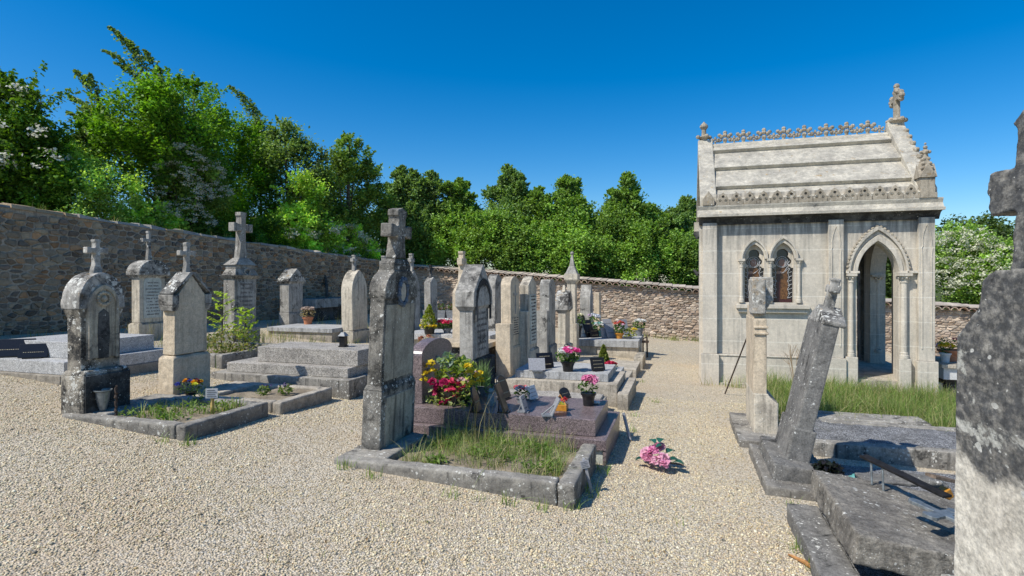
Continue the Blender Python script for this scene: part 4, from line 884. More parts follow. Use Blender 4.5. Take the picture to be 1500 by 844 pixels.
def leafcross(x, z, s):
    m = MB()
    m.tube([cpt(x, YR, z), cpt(x, YR, z+.6*s)], .018*s/.14, 5)
    for a, r in ((0, 1.0), (.85, .95), (-.85, .95), (1.7, .7), (-1.7, .7)):
        dx, dz = math.sin(a), math.cos(a); m.ball(cpt(x+dx*s*.36, YR, z+s*.5+dz*s*.36), s*.19*r, 6, 4); m.ball(cpt(x+dx*s*.58, YR, z+s*.5+dz*s*.56), s*.17*r, 6, 4)
    m.ball(cpt(x, YR, z+s*.46), s*.2, 6, 4); m.build('cresting_leaf', M['chorn'], rd)
for i, x in enumerate(xs_):
    leafcross(x, 4.43, .25)
    if i < len(xs_)-1: leafcross((x+xs_[i+1])/2, 4.45, .14)
leafcross(xs_[0]-.19, 4.45, .14); leafcross(xs_[-1]+.2, 4.45, .14)
# gable copings
def coping(x0, x1, name, mt, top, crock=0):
    th = .14; s = (top-ZE)/(YR-CYN); L = math.hypot(1, s); dy, dz = -s/L*th, th/L
    o = [(CYN-.06, ZE-.0), (CYN-.06, ZE+.17), (YR-.09, top+.11), (YR-.06, top+.2), (YR+.06, top+.2), (YR+.09, top+.11), (CYF+.06, ZE+.17), (CYF+.06, ZE-.0), (YR, top-.02)]
    c = MB().prism(o, 'x', x0, x1, cM).build(name, M[mt], ch, bevel=.015)
    if crock:
        for sgn, ye in ((1, CYN-.06), (-1, CYF+.06)):
            mm = MB()
            for i in range(1, 9):
                t = i/9.2; y = ye+(YR-ye)*t; z = ZE+.17+(top+.11-ZE-.17)*t
                mm.ball(cpt(x1-.03, y-.02*sgn, z+.03), .055, 7, 5); mm.ball(cpt(x1-.02, y-.055*sgn, z+.045), .035, 6, 4); mm.ball(cpt(x1-.05, y+.03*sgn, z+.06), .035, 6, 4)
            mm.build('crockets', M['chorn'], c)
    return c
coping(CX0-.09, CX0+.2, 'gable_coping', 'chroof', 4.36)
gc = coping(3.78, 4.06, 'gable_coping', 'chroof', 4.46, 1)
m = MB().lathe([(.06, 4.5), (.07, 4.58), (.13, 4.62), (.05, 4.66), (.045, 4.78), (.085, 4.84), (.08, 4.88), (.03, 4.93), (.005, 4.96)], (CX0+.03, YR, 0), 10)
for i in range(4): a = PI*i/2+.4; m.ball((CX0+.03+.13*math.cos(a), YR+.13*math.sin(a), 4.63), .045, 6, 4)
m.v = [cpt(*v) for v in m.v]; m.build('finial', M['chorn'], ch)
m = MB(); cxx = 3.95
m.lathe([(.12, 4.52), (.1, 4.62), (.17, 4.67), (.15, 4.71), (.07, 4.73)], (cxx, YR, 0), 10); m.box(cxx-.045, cxx+.045, YR-.048, YR+.048, 4.70, 5.22)
m.box(cxx-.04, cxx+.04, YR-.24, YR+.24, 5.06, 5.15)
for s in (-1, 1):
    for dy, dz in ((.27, 0), (.23, .06), (.23, -.06)): m.ball((cxx, YR+s*dy, 5.105+dz), .055, 7, 5)
for dy, dz in ((0, .0), (.06, -.04), (-.06, -.04), (0, .07)): m.ball((cxx, YR+dy, 5.28+dz), .055, 7, 5)
for i in range(5): a = 2*PI*i/5; m.ball((cxx+.15*math.cos(a), YR+.15*math.sin(a), 4.69), .045, 6, 4)
m.v = [cpt(*v) for v in m.v]; m.build('gable_cross', M['chorn'], ch, bevel=0)
def pinnacle(x, y):
    m = MB().box(x-.13, x+.13, y-.12, y+.12, ZE-.0, ZE+.08); m.box(x-.105, x+.105, y-.10, y+.10, ZE+.08, ZE+.36)
    for s in ((0, -1), (1, 0), (0, 1), (-1, 0)): pass
    m.prism([(x-.125, ZE+.34), (x+.125, ZE+.34), (x, ZE+.58)], 'y', y-.125, y+.125); m.prism([(y-.125, ZE+.34), (y+.125, ZE+.34), (y, ZE+.58)], 'x', x-.128, x+.128)
    m.frustum((x-.09, x+.09, y-.09, y+.09), (x-.025, x+.025, y-.025, y+.025), ZE+.36, ZE+.75)
    for z, r in ((.50, .1), (.58, .075), (.66, .05)):
        for i in range(4): a = PI/4+PI/2*i; m.ball((x+r*math.cos(a), y+r*math.sin(a), ZE+z), .03, 6, 4)
    m.ball((x, y, ZE+.78), .055, 7, 5); m.ball((x, y, ZE+.86), .035, 7, 5); m.ball((x, y, ZE+.92), .02, 6, 4)
    for i in range(4): a = PI/2*i; m.ball((x+.06*math.cos(a), y+.06*math.sin(a), ZE+.78), .03, 6, 4)
    m.v = [cpt(*v) for v in m.v]; m.build('pinnacle', M['chorn'], ch)
pinnacle(3.9, CYN-.02); pinnacle(3.9, CYF-.02)
m = MB().prism([(ex(1029, 290), ZE+.002), (ex(1046, 290), ZE+.002), (ex(1046, 290), ZE+.12), ((ex(1029, 290)+ex(1046, 290))/2, ZE+.27), (ex(1029, 290), ZE+.12)], 'y', CYN-.14, CYN-.06, cM)
m.build('kneeler', M['chorn'], ch, bevel=.01)
for z in (2.45, 1.75): MB().tube([cpt(CX0-.02, CYN+.1, z), cpt(CX0-.14, CYN+.06, z-.03), cpt(CX0-.2, CYN+.04, z+.05)], [.05, .045, .02], 6).build('gargoyle', M['dark'], ch)
# ------------------------------------------------------------------ plants
def leafquads(P, size, cols, aspect=.62, up=.35, droop=None):
    """one diamond leaf per point, random facing biased upward"""
    n = len(P); P = np.asarray(P)
    nrm = rng.normal(size=(n, 3)); nrm[:, 2] = np.abs(nrm[:, 2])+up; nrm /= np.linalg.norm(nrm, axis=1)[:, None]
    d = rng.normal(size=(n, 3))
    if droop is not None: d += np.asarray(droop)
    d -= nrm*np.sum(d*nrm, 1)[:, None]; d /= np.linalg.norm(d, axis=1)[:, None]
    s = np.cross(nrm, d); L = (size*rng.uniform(.7, 1.3, n))[:, None]; W = L*aspect
    a = P-d*L*.5; b = P+s*W*.5+nrm*L*.08; c = P+d*L*.5; e = P-s*W*.5+nrm*L*.08
    V = np.stack([a, b, c, e], 1).reshape(-1, 3); Q = np.arange(4*n).reshape(n, 4)
    return V, Q, np.repeat(cols, 4, 0)
def tree(name, label, cat, base, lobes, n, size, cols, group=None, trunk_r=.12, blossom=0, bsize=.06, bcol=(.75, .74, .62), up=.35, aspect=.62, droop=None, sig=.22, lean=None, clumpr=(.5, 1.05), matl='leaf', shoots=1, sprays=()):
    n = int(n*1.6); size = size*.78
    e = thing(name, label, cat, base, group); B = np.array(base)
    P = []; Sh = []; tot = sum(l[3]**2 for l in lobes); tips = []
    for (x, y, z, r, *k) in lobes:
        rz = r*(k[0] if k else 1); m = max(30, int(n*r*r/tot)); K = max(7, int(16*min(2.5, max(.5, r/.8))**1.6))
        d = rng.normal(size=(K, 3)); d /= np.linalg.norm(d, axis=1)[:, None]
        rad = rng.uniform(clumpr[0], clumpr[1], K)
        cc = d*rad[:, None]*np.array([r, r, rz])+np.array([x, y, z]); tips += [tuple(c) for c in cc[:5]]
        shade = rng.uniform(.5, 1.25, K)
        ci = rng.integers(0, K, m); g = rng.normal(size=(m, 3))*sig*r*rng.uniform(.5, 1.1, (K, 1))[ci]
        P.append(cc[ci]+g); Sh.append(shade[ci]*rng.uniform(.7, 1.3, m)*np.clip(.62+.42*np.linalg.norm((cc[ci]+g-np.array([x, y, z]))/r, axis=1), .6, 1.15))  # inner leaves coloured darker, painting the shade inside each lobe
    for (x, y, z, r, *k) in lobes:                      # shoots that break the outline
        ns = int((7+14*min(1.6, r))*shoots)
        for _ in range(ns):
            d0 = rng.normal(size=3); d0[2] = abs(d0[2])*1.3+.1; d0 += np.asarray(droop if droop is not None else (0, 0, .4))*.6; d0 /= np.linalg.norm(d0)
            l0, l1 = .7*r, r*rng.uniform(1.1, 1.5); m = int(18+26*r); tt = rng.uniform(0, 1, m)**.8
            q = np.array([x, y, z])+d0*(l0+(l1-l0)*tt)[:, None]+rng.normal(size=(m, 3))*(.10*r*(1.15-tt))[:, None]; P.append(q); Sh.append(rng.uniform(.8, 1.25, m))
    twigs = []
    for (a, b_, d, wdt, cnt) in sprays:                   # long leaning sprays of leaves along a bent branch
        a = np.array(at_d(a[0], a[1], behind(a[0], d, 1.2))); b_ = np.array(at_d(b_[0], b_[1], behind(a[0] if False else b_[0], d, 1.2))); t_ = rng.uniform(0, 1, cnt)**.75
        mid = np.array([0, 0, .12])*np.linalg.norm(b_-a); q = a+(b_-a)*t_[:, None]+mid*(4*t_*(1-t_))[:, None]
        P.append(q+rng.normal(size=(cnt, 3))*(wdt*(1.15-t_))[:, None]*np.array([.8, 1, .6])); Sh.append(rng.uniform(.6, 1.15, cnt)); twigs.append([tuple(a+(b_-a)*u+mid*4*u*(1-u)-B) for u in (0, .35, .7, 1)])
    P = np.concatenate(P); Sh = np.concatenate(Sh); cols = np.array(cols)*np.array([1.55, 1.6, 1.05] if B[0] < -10.5 and B[1] < 20 else [1.7, 1.8, 1.3])
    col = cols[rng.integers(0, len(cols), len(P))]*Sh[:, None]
    V, Q, c4 = leafquads(P-B, size, col, aspect, up, droop)
    m = MB(); top = max(lobes, key=lambda l: l[2]); bx, by, bz = 0, 0, 0
    cx_, cy_, cz_ = top[0]-B[0], top[1]-B[1], top[2]-B[2]
    m.tube([(0, 0, -.3), (cx_*.3+.05, cy_*.3, cz_*.35), (cx_*.7, cy_*.7, cz_*.7), (cx_, cy_, cz_)], [trunk_r, trunk_r*.8, trunk_r*.5, trunk_r*.15], 8)
    for (x, y, z, r, *k) in lobes:
        q = Vector((x, y, z))-Vector(base); t = .45*min(1, q.z/max(.1, cz_)); s = Vector((cx_*t, cy_*t, cz_*t)); m.tube([s, s.lerp(q, .5)+Vector((0, 0, -.08*r)), q], [trunk_r*.45, trunk_r*.3, trunk_r*.08], 6)
    for q in tips[::2]:
        lb = min(lobes, key=lambda l: (l[0]-q[0])**2+(l[1]-q[1])**2+(l[2]-q[2])**2); c = Vector(lb[:3])-Vector(base); m.tube([c, Vector(q)-Vector(base)], [trunk_r*.14, trunk_r*.04], 5)
    for tw in twigs: m.tube(tw, [.022, .016, .01, .004], 5)
    m.build('trunk', M['bark'], e)
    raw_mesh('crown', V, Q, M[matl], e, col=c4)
    if blossom:
        P2 = []
        for (x, y, z, r, *k) in lobes:
            rz = r*(k[0] if k else 1); K = max(2, int(blossom*r*r/tot)); d = rng.normal(size=(K, 3)); d /= np.linalg.norm(d, axis=1)[:, None]; d[:, 2] = np.abs(d[:, 2])*.9-.15; d[:, 1] -= .3; d[:, 0] += .25 if x < -9 else 0
            cc = d*rng.uniform(1.0, 1.25, K)[:, None]*np.array([r, r, rz])+np.array([x, y, z])
            for c in cc:
                q = rng.normal(size=(22, 3))*np.array([1, 1, .45])*bsize; P2.append(c+q)
        P2 = np.concatenate(P2); V, Q, c4 = leafquads(P2-B, bsize*.8, np.array([bcol])*rng.uniform(.8, 1.1, (len(P2), 1)), .95, .5)
        raw_mesh('blossom', V, Q, M['petal'], e, col=c4)
    return e
def behind(px, d, m=.9):
    u = (px-CX)/F      # keep every crown beyond the wall it grows behind
    return max(d, (11.7+m)/(SY-u*CY)) if px < 578 else max(d, (21.6+m)/(CY+u*SY))
def L(px, py, rp, d, sq=1):
    d = behind(px, d, .35+rp*.017); x, y, z = at_d(px, py, d); return (x, y, z, rp*d/F, sq)
def tbase(px, d, z=None):
    x, y, _ = at_d(px, HY, behind(px, d)); return (x, y, gz(max(-14, x), min(y, 30)))
GD = [(.055, .11, .018), (.075, .14, .022), (.10, .18, .03)]       # dark green
GM = [(.135, .205, .06), (.175, .255, .08), (.10, .16, .05)]          # mid
GL = [(.32, .46, .11), (.38, .52, .14), (.24, .36, .08)]           # light bushes
GP = [(.095, .145, .065), (.13, .19, .085), (.16, .225, .10)]         # poplar bluish
wind = (-1.1, .2, .7)
tree('elder_tree', 'dark elder tree with flat white flower heads at the far left edge', 'tree', tbase(-10, 12.5), [L(-20, 200, 95, 12.5, .9), L(28, 235, 62, 12.3), L(5, 150, 36, 12.6, .55), L(62, 275, 45, 12.2), L(20, 135, 18, 12.4, .6), L(45, 143, 12, 12.3, .6), L(-60, 260, 80, 12), L(40, 190, 30, 12.4, .6)], 15000, .12, GD, None, .12, 60, .075, droop=(.7, 0, -.3))
tree('poplar_tree', 'tallest wind-bent poplar with a ragged leaning tip above the left trees', 'tree', tbase(235, 15.5), [L(232, 160, 34, 15.5), L(222, 138, 18, 15.5), L(245, 200, 60, 15.5, 1.3)], 6500, .13, GP, 'wind-bent poplars above the left wall', .06, sig=.3, droop=wind, clumpr=(.1, .9), shoots=.25, sprays=[((232, 150), (160, 40), 15.5, .17, 420), ((228, 140), (185, 58), 15.5, .15, 300), ((222, 142), (150, 74), 15.5, .13, 260), ((225, 150), (168, 92), 15.5, .15, 240), ((240, 140), (212, 74), 15.5, .13, 220), ((245, 160), (232, 100), 15.5, .15, 220)])
tree('poplar_tree', 'wind-bent poplar with a feathery tip, left of the tallest poplar', 'tree', tbase(160, 15.5), [L(145, 170, 20, 15.5), L(152, 195, 40, 15.5, 1.3), L(125, 215, 26, 15.5)], 5200, .13, GP, 'wind-bent poplars above the left wall', .05, sig=.3, droop=wind, clumpr=(.1, .9), shoots=.25, sprays=[((155, 180), (110, 104), 15.5, .16, 360), ((150, 172), (130, 108), 15.5, .14, 260), ((142, 180), (102, 142), 15.5, .14, 260), ((135, 195), (98, 165), 15.5, .14, 220)])
tree('poplar_tree', 'wind-bent poplar with a bluish feathery tip, right of the bright maple crown', 'tree', tbase(385, 21.5), [L(378, 195, 18, 21.5), L(385, 230, 40, 21.5, 1.3)], 4500, .13, GP, 'wind-bent poplars above the left wall', .05, sig=.3, droop=wind, clumpr=(.1, .9), shoots=.25, sprays=[((388, 210), (336, 126), 21.5, .2, 420), ((384, 195), (352, 136), 21.5, .18, 320), ((392, 205), (366, 152), 21.5, .18, 280)])
tree('poplar_tree', 'pale distant poplar between the maple and the round-topped tree', 'tree', tbase(425, 20), [L(418, 195, 20, 20), L(405, 205, 14, 20), L(436, 215, 20, 20), L(425, 250, 40, 20, 1.4), L(462, 240, 22, 20)], 4500, .14, GP, None, .1, sig=.3, droop=wind, shoots=.3)
tree('maple_tree', 'broad bright green maple dominating the left skyline', 'tree', tbase(270, 13.6), [L(240, 150, 38, 13.6), L(205, 185, 52, 13.5), L(290, 170, 45, 17.5), L(255, 225, 75, 13.3), L(165, 225, 42, 13.5), L(320, 215, 50, 19), L(345, 265, 60, 20), L(370, 215, 34, 20.5), L(230, 285, 60, 13.2), L(300, 300, 62, 16.5), L(385, 300, 48, 21), L(140, 190, 24, 13.6), L(285, 130, 12, 16), L(268, 128, 10, 15), L(375, 335, 45, 20)], 38000, .12, [(.10, .20, .024), (.14, .26, .03), (.075, .15, .02)], None, .09, sig=.2, up=.8)
tree('hawthorn_tree', 'white-flowering hawthorn in front of the maple', 'tree', tbase(268, 12.6), [L(270, 235, 26, 12.6), L(255, 260, 24, 12.5), L(300, 255, 24, 12.6), L(268, 290, 36, 12.5), L(310, 290, 26, 12.6), L(270, 325, 36, 12.4)], 9000, .08, GM, None, .08, 420, .042, (.66, .66, .52), sig=.24)
tree('bush', 'pale green willow-like bush above the left wall', 'bush', tbase(110, 12.8), [L(95, 245, 36, 13.2), L(60, 290, 30, 12.6), L(120, 280, 42, 12.8), L(165, 295, 40, 12.6), L(205, 320, 30, 12.5), L(120, 315, 36, 12.5), L(85, 220, 20, 13.4)], 14000, .08, [(.34, .46, .15), (.40, .52, .19), (.24, .34, .10)], 'bushes behind the left wall', .06, up=.6, sig=.25)
tree('bush', 'dark undergrowth bush above the wall behind the high plain cross', 'bush', tbase(330, 13), [L(350, 345, 30, 13), L(310, 340, 30, 12.8), L(395, 350, 30, 13.5)], 4500, .10, GD, 'bushes behind the left wall', .06)
tree('alder_tree', 'upright round-topped alder left of the big wreathed cross', 'tree', tbase(505, 19.5), [L(512, 215, 16, 19.5), L(520, 240, 28, 19.5), L(495, 250, 26, 19.5), L(540, 265, 24, 19.5), L(510, 290, 42, 19.5), L(470, 290, 36, 19.5), L(545, 310, 32, 19.5), L(455, 330, 36, 19), L(500, 345, 40, 19)], 16000, .14, GM, None, .13, up=.5, sig=.23)
tree('bush', 'light green bush in the gap left of the alder', 'bush', tbase(440, 18), [L(440, 290, 30, 18.5), L(430, 330, 30, 18), L(460, 350, 30, 18)], 5500, .12, GL, 'bushes behind the left wall', .06)
tree('elder_bush', 'elder bush covered in flat white blossom leaning over the wall corner', 'bush', at_d(480, 400, 17)[:2]+(.4,), [L(470, 345, 28, 17, .8), L(505, 350, 26, 17.2, .8), L(440, 350, 20, 17, .8), L(535, 368, 20, 17.2, .7), L(490, 372, 26, 17, .6)], 7000, .12, [(.36, .50, .11), (.42, .55, .14), (.28, .40, .08)], None, .06, 130, .085, (.74, .74, .55))
gN = 'young trees behind the back wall'
rowt = [(590, 245, 24.5, 'slim grey-green young birch behind the big cross, leftmost of the row', GP), (632, 252, 25, 'broad young tree with two soft tips behind the gabled hood stone', GP), (672, 262, 25, 'soft-topped young tree just left of the highest tip in the back row', GM), (748, 243, 25, 'feathery young birch with the highest tip in the back row', GP), (790, 275, 24.5, 'small rounded young tree right of the highest feathery birch', GM), (832, 258, 24.5, 'spire-topped young oak left of centre behind the pillar', GM), (915, 254, 24, 'broad spire-topped young oak nearest the chapel in the back row', GM), (955, 300, 24, 'low young tree between the broad oak and the chapel', GM), (990, 305, 25, 'thin bluish young tree beside the chapel corner', GP), (1008, 288, 26, 'sparse tree tip touching the chapel edge', GP)]
for i, (px, py, d, lb, co) in enumerate(rowt):
    R = random.Random(i+40); ls = []; y = py+10; rr = 9
    while y < 360:
        ls.append(L(px+R.uniform(-.5, .5)*rr, y, rr, d+R.uniform(-.4, .4), 1.2))
        for sgn in (-1, 1):
            if rr > 11 and R.random() < .85: ls.append(L(px+sgn*rr*R.uniform(.8, 1.3), y+R.uniform(-6, 16), rr*R.uniform(.55, .85), d+R.uniform(-.6, .6), 1.2))
        y += rr*R.uniform(.8, 1.05); rr = min(33, rr*1.25)
    tree('young_tree', lb, 'tree', tbase(px, d), ls, 12000, .14, co, gN, .06, sig=.3, up=.5, clumpr=(.35, 1.1), shoots=2.4, droop=(0, 0, 1.2))
bush = [(600, 352, 38), (650, 358, 40), (700, 352, 42), (752, 358, 42), (800, 366, 40), (850, 366, 44), (895, 372, 42), (940, 368, 40), (985, 376, 36), (1015, 378, 34), (575, 370, 30), (725, 335, 26), (880, 345, 26), (625, 335, 24), (960, 350, 24)]
bl = ['under the birch by the big cross', 'behind the gabled hood stone', 'above the wall left of the cream steles', 'above the wall over the cream stele', 'above the wall left of the spired pillar', 'above the wall right of the spired pillar', 'above the middle of the open wall', 'above the open wall left of the chapel', 'close to the chapel corner', 'touching the rear edge of the chapel', 'dark and low behind the wreathed stone', 'rising between the two soft-topped trees', 'rising under the spire-topped oaks', 'rising beside the leftmost birch', 'filling the gap left of the chapel trees']
for i, ((px, py, r), t) in enumerate(zip(bush, bl)):
    R = random.Random(i+80); d = 23.3+R.uniform(-.4, .5)+(.8 if i > 10 else 0)
    ls = [L(px, py, r*.8, d), L(px-r*.5, py+12, r*.55, d-.3), L(px+r*.5, py+10, r*.6, d), L(px+R.uniform(-12, 12), py+26, r*.7, d-.2), L(px+R.uniform(-15, 15), py-r*.55, r*.45, d+.2)]
    tree('bush', ('glossy mid-green bush ' if i % 2 else 'light leafy green bush ')+t, 'bush', tbase(px, d), ls, 8000, .13, GM if i % 3 == 0 else [(.17, .26, .07), (.215, .32, .09), (.125, .195, .055)], 'bushes behind the back wall', .05, up=.7, sig=.24, matl='leafgloss')
for (pp, lb, ls) in (((1405), 'hawthorn in cream blossom right of the chapel', [L(1385, 365, 30, 21), L(1412, 360, 28, 21), L(1440, 390, 36, 20.5), L(1395, 410, 36, 20.5), L(1425, 425, 32, 20), L(1365, 395, 30, 21)]), ((1475), 'green tree beside the big cross at the right edge', [L(1465, 380, 24, 20), L(1490, 385, 30, 20), L(1475, 415, 32, 19.5), L(1510, 420, 40, 19.5), L(1450, 430, 26, 19.5)])):
    tree('hawthorn_tree', lb, 'tree', tbase(pp, 20.5), ls, 11000, .11, [(.20, .28, .08), (.25, .34, .11), (.14, .21, .06)], 'hawthorns behind the right part of the wall', .09, 330 if pp < 1450 else 110, .085, (.66, .66, .48), sig=.26)

def far_wood():
    px = rng.uniform(-250, 1750, 90); P = []
    for x in px:
        top = 335+18*mnoise.noise(Vector((x*.02, 3, 1))); d = rng.uniform(30, 36) if x > 420 else rng.uniform(21, 26)
        y = top
        while y < 455:
            r = rng.uniform(14, 24)*d/F; c = np.array(at_d(x+rng.uniform(-12, 12), y, d)); q = rng.normal(size=(420, 3)); q /= np.linalg.norm(q, axis=1)[:, None]
            P.append(c+q*r*rng.uniform(.5, 1.15, (420, 1))); y += 15
    P = np.concatenate(P); P = P[(P[:, 0] < -12.2) | (P[:, 1] > 22)]; co = np.array(GM)[rng.integers(0, 3, len(P))]*rng.uniform(.5, 1.1, (len(P), 1))
    V, Q, c4 = leafquads(P, .22, co, .6, .5); tag(raw_mesh('woodland', V, Q, M['leaf'], col=c4), 'dense green woodland closing the view behind the cemetery walls', 'woodland', kind='stuff')
far_wood()
for i, (px, py, r, d, co, lb) in enumerate(((455, 375, 34, 16.5, GL, 'light bush under the elder blossom at the wall corner'), (385, 372, 30, 15.0, GD, 'dark bush low behind the wall right of the high plain cross'), (300, 352, 28, 13.6, GM, 'mid-green bush low behind the wall left of the high plain cross'), (545, 378, 32, 20, GM, 'mid-green bush behind the wall corner left of the wreathed cross'), (225, 330, 30, 12.9, GL, 'pale bush spilling towards the wall below the hawthorn'), (30, 300, 40, 12.2, GD, 'dark bush under the elder tree'))):
    tree('bush', lb, 'bush', tbase(px, d), [L(px, py, r, d), L(px-r*.8, py+4, r*.7, d), L(px+r*.8, py+6, r*.75, d)], 6000, .1, co, 'bushes behind the left wall', .05, sig=.25, up=.6)

# grass and weeds
def blades(name, pts, h, wd, cols, lean=.45, parent=None, off=(0, 0, 0), segs=3):
    n = len(pts); P = np.asarray(pts, float)-np.array(off); a = rng.uniform(0, 2*PI, n); H = rng.uniform(h[0], h[1], n)*rng.choice([.5, .8, 1, 1], n)
    ln = np.abs(rng.normal(0, lean, n))*H; dx, dy = np.cos(a), np.sin(a); b = a+rng.uniform(-1, 1, n)+PI/2; wx, wy = np.cos(b), np.sin(b)
    rows = []
    for i in range(segs+1):
        t = i/segs; cx = P[:, 0]+dx*ln*t**1.8; cy = P[:, 1]+dy*ln*t**1.8; cz = P[:, 2]+H*(t-.12*t*t*ln/H*2); ww = wd*(1-t)**.7*.5*(H/h[1])**.5
        rows.append(np.stack([cx-wx*ww, cy-wy*ww, cz], 1)); rows.append(np.stack([cx+wx*ww, cy+wy*ww, cz], 1))
    V = np.stack(rows, 1); k = 2*(segs+1); Q = np.concatenate([(np.arange(n)*k)[:, None]+np.array([2*i, 2*i+1, 2*i+3, 2*i+2]) for i in range(segs)])
    cols = np.array(cols); c = cols[rng.integers(0, len(cols), n)]*rng.uniform(.75, 1.25, (n, 1))
    return raw_mesh(name, V.reshape(-1, 3), Q, M['grass'], parent, col=np.repeat(c, k, 0))
GG = [(.17, .27, .05), (.22, .32, .07), (.28, .36, .10), (.12, .20, .045), (.46, .41, .2)]
GDRY = [(.36, .30, .15), (.30, .26, .12), (.16, .18, .06)]
def scat(n, x0, x1, y0, y1, z, clump=0, cs=.06):
    if clump:
        c = np.stack([rng.uniform(x0, x1, clump), rng.uniform(y0, y1, clump)], 1); p = c[rng.integers(0, clump, n)]+rng.normal(0, cs, (n, 2))
    else: p = np.stack([rng.uniform(x0, x1, n), rng.uniform(y0, y1, n)], 1)
    p[:, 0] = np.clip(p[:, 0], x0, x1); p[:, 1] = np.clip(p[:, 1], y0, y1)
    return np.column_stack([p, [z(x, y) if callable(z) else z for x, y in p]])
tag(blades('grass', np.concatenate([scat(2300, -2.25, -.92, 4.14, 5.0, .06, 40, .06), scat(1000, -2.2, -.95, 4.5, 5.05, .06)]), (.05, .27), .0055, GG+[(.40, .36, .18)], .9), 'tall green grass filling the front grave plot', 'grass', kind='stuff')
tag(blades('grass', np.concatenate([scat(17000, 1.2, 4.1, 8.1, 10.85, lambda x, y: gz(x, y)+.04, 300, .14), scat(2600, 1.15, 4.4, 7.6, 8.6, lambda x, y: gz(x, y), 70, .12), scat(1500, 2.7, 4.6, 7.3, 9, lambda x, y: gz(x, y), 50, .1)]), (.07, .44), .0085, [(.15, .25, .045), (.19, .29, .055), (.24, .33, .085), (.09, .16, .03), (.30, .30, .11), (.42, .38, .19)], 1.15), 'tall wild grass in front of the chapel porch', 'grass', kind='stuff')
tag(blades('grass', np.concatenate([scat(2400, -11.2, -6.2, 5.8, 20.8, gz, 130, .18), scat(1500, -3.5, 6, 20.2, 20.95, gz, 60, .12), scat(700, -9, -6.6, 6.8, 10.4, gz, 40, .15), scat(900, .3, 4.2, 10.6, 10.9, gz, 50, .08)]), (.06, .3), .011, GG+GDRY, .5), 'rough grass along the foot of the walls', 'grass', kind='stuff')
def broadleaf(pts, n, r, size, cols, name, label):
    P = np.concatenate([rng.normal(size=(n, 3))*np.array([r, r, r*.5])*.6+np.array(p)+np.array([0, 0, r*.5]) for p in pts]); c = np.array(cols)[rng.integers(0, len(cols), len(P))]*rng.uniform(.7, 1.2, (len(P), 1))
    V, Q, c4 = leafquads(P, size, c, .32, .3, (0, 0, .8)); tag(raw_mesh(name, V, Q, M['leaf'], col=c4), label, 'weeds', kind='stuff')
broadleaf([(rng.uniform(-2.1, -1.0), rng.uniform(4.2, 4.95), .08) for _ in range(16)], 38, .075, .06, [(.16, .27, .05), (.22, .33, .07), (.11, .2, .04)], 'weeds', 'leafy low weeds among the grass of the front grave plot')
broadleaf([(rng.uniform(-5.2, -4.35), rng.uniform(3.95, 4.7), .3) for _ in range(11)], 30, .07, .055, [(.14, .25, .05), (.2, .3, .08)], 'weeds', 'leafy weeds inside the cracked kerb plot by the notice')
tag(blades('wall_grass', np.concatenate([scat(14, WX-.1, WX+.0, y, y+.25, zlt(y)) for y in rng.uniform(5, 20, 26)]), (.05, .2), .008, GG+GDRY, .6), 'tufts of grass and weeds growing along the top of the left wall', 'weeds', kind='stuff')
wp = [scat(90, -.72, -.62, 4.0, 5.0, lambda x, y: gz(x, y), 5, .05)]
for (px, py, nn) in ((505, 686, 30), (545, 700, 30), (660, 728, 24), (700, 733, 12), (745, 738, 30), (790, 746, 30), (838, 746, 40), (480, 820, 3), (410, 818, 4), (575, 775, 3), (195, 620, 20), (265, 640, 30), (275, 652, 40), (240, 648, 20), (925, 632, 25), (1000, 770, 3), (880, 790, 3), (1160, 740, 16), (1170, 808, 30), (1195, 835, 30), (960, 590, 20), (940, 560, 20), (930, 610, 14)):
    x, y, z = at_g(px, py); wp.append(scat(nn, x-.06, x+.06, y-.05, y+.05, z))
tag(blades('weeds', np.concatenate(wp), (.03, .13), .008, GG[:3], .6), 'small weeds and grass tufts pushing through the gravel at the kerbs', 'weeds', kind='stuff')
tag(blades('weeds', np.concatenate([scat(420, -5.2, -4.3, 3.95, 4.7, .29, 16, .05), scat(120, -5.35, -4.9, 4.9, 5.1, .25, 4, .05)]), (.04, .16), .011, GG, .7), 'scattered weeds inside the cracked kerb plot', 'weeds', kind='stuff')
tag(blades('dry_grass', np.concatenate([scat(160, -8.4, -6.6, 6.75, 7.9, .4, 24, .06), scat(60, -9.6, -8.9, 7.4, 7.9, .45), scat(50, -2.2, -1.6, 4.8, 4.95, .1), scat(40, -9, -7.4, 11.4, 11.6, .4)]), (.25, .6), .006, GDRY, .35), 'straw-coloured dry grass stalks between the graves', 'dry grass', kind='stuff')

def foliage(name, c, r, n, size, cols, parent, mat='leaf', up=.4, aspect=.55):
    d = rng.normal(size=(n, 3)); d /= np.linalg.norm(d, axis=1)[:, None]; d *= rng.uniform(.3, 1, (n, 1))**.6
    P = d*np.array(r)+np.array(c); cols = np.array(cols); col = cols[rng.integers(0, len(cols), n)]*rng.uniform(.7, 1.25, (n, 1))
    V, Q, c4 = leafquads(P, size, col, aspect, up); return raw_mesh(name, V, Q, M[mat], parent, col=c4)
def bloom(c, r, col, parent, name='blossom', np_=26, var=.25):
    d = rng.normal(size=(np_, 3)); d /= np.linalg.norm(d, axis=1)[:, None]; d[:, 2] = np.abs(d[:, 2])*1.0-.1
    P = d*r*.72+np.array(c); k = (np.array([col])*rng.uniform(1-var, 1+var, (np_, 1))).clip(0, .9)
    V, Q, c4 = leafquads(P, r*.85, k, .85, .7); return raw_mesh(name, V, Q, M['petal'], parent, col=c4)
def pot(parent, r, h, mat, name='pot', flare=1.0):
    return MB().lathe([(r*.72, 0), (r*.8*flare, h*.5), (r*.98, h*.82), (r*1.1, h*.84), (r*1.1, h), (r*.95, h), (r*.9, h*.9)], (0, 0, 0), 18).build(name, M[mat], parent, smooth=False)
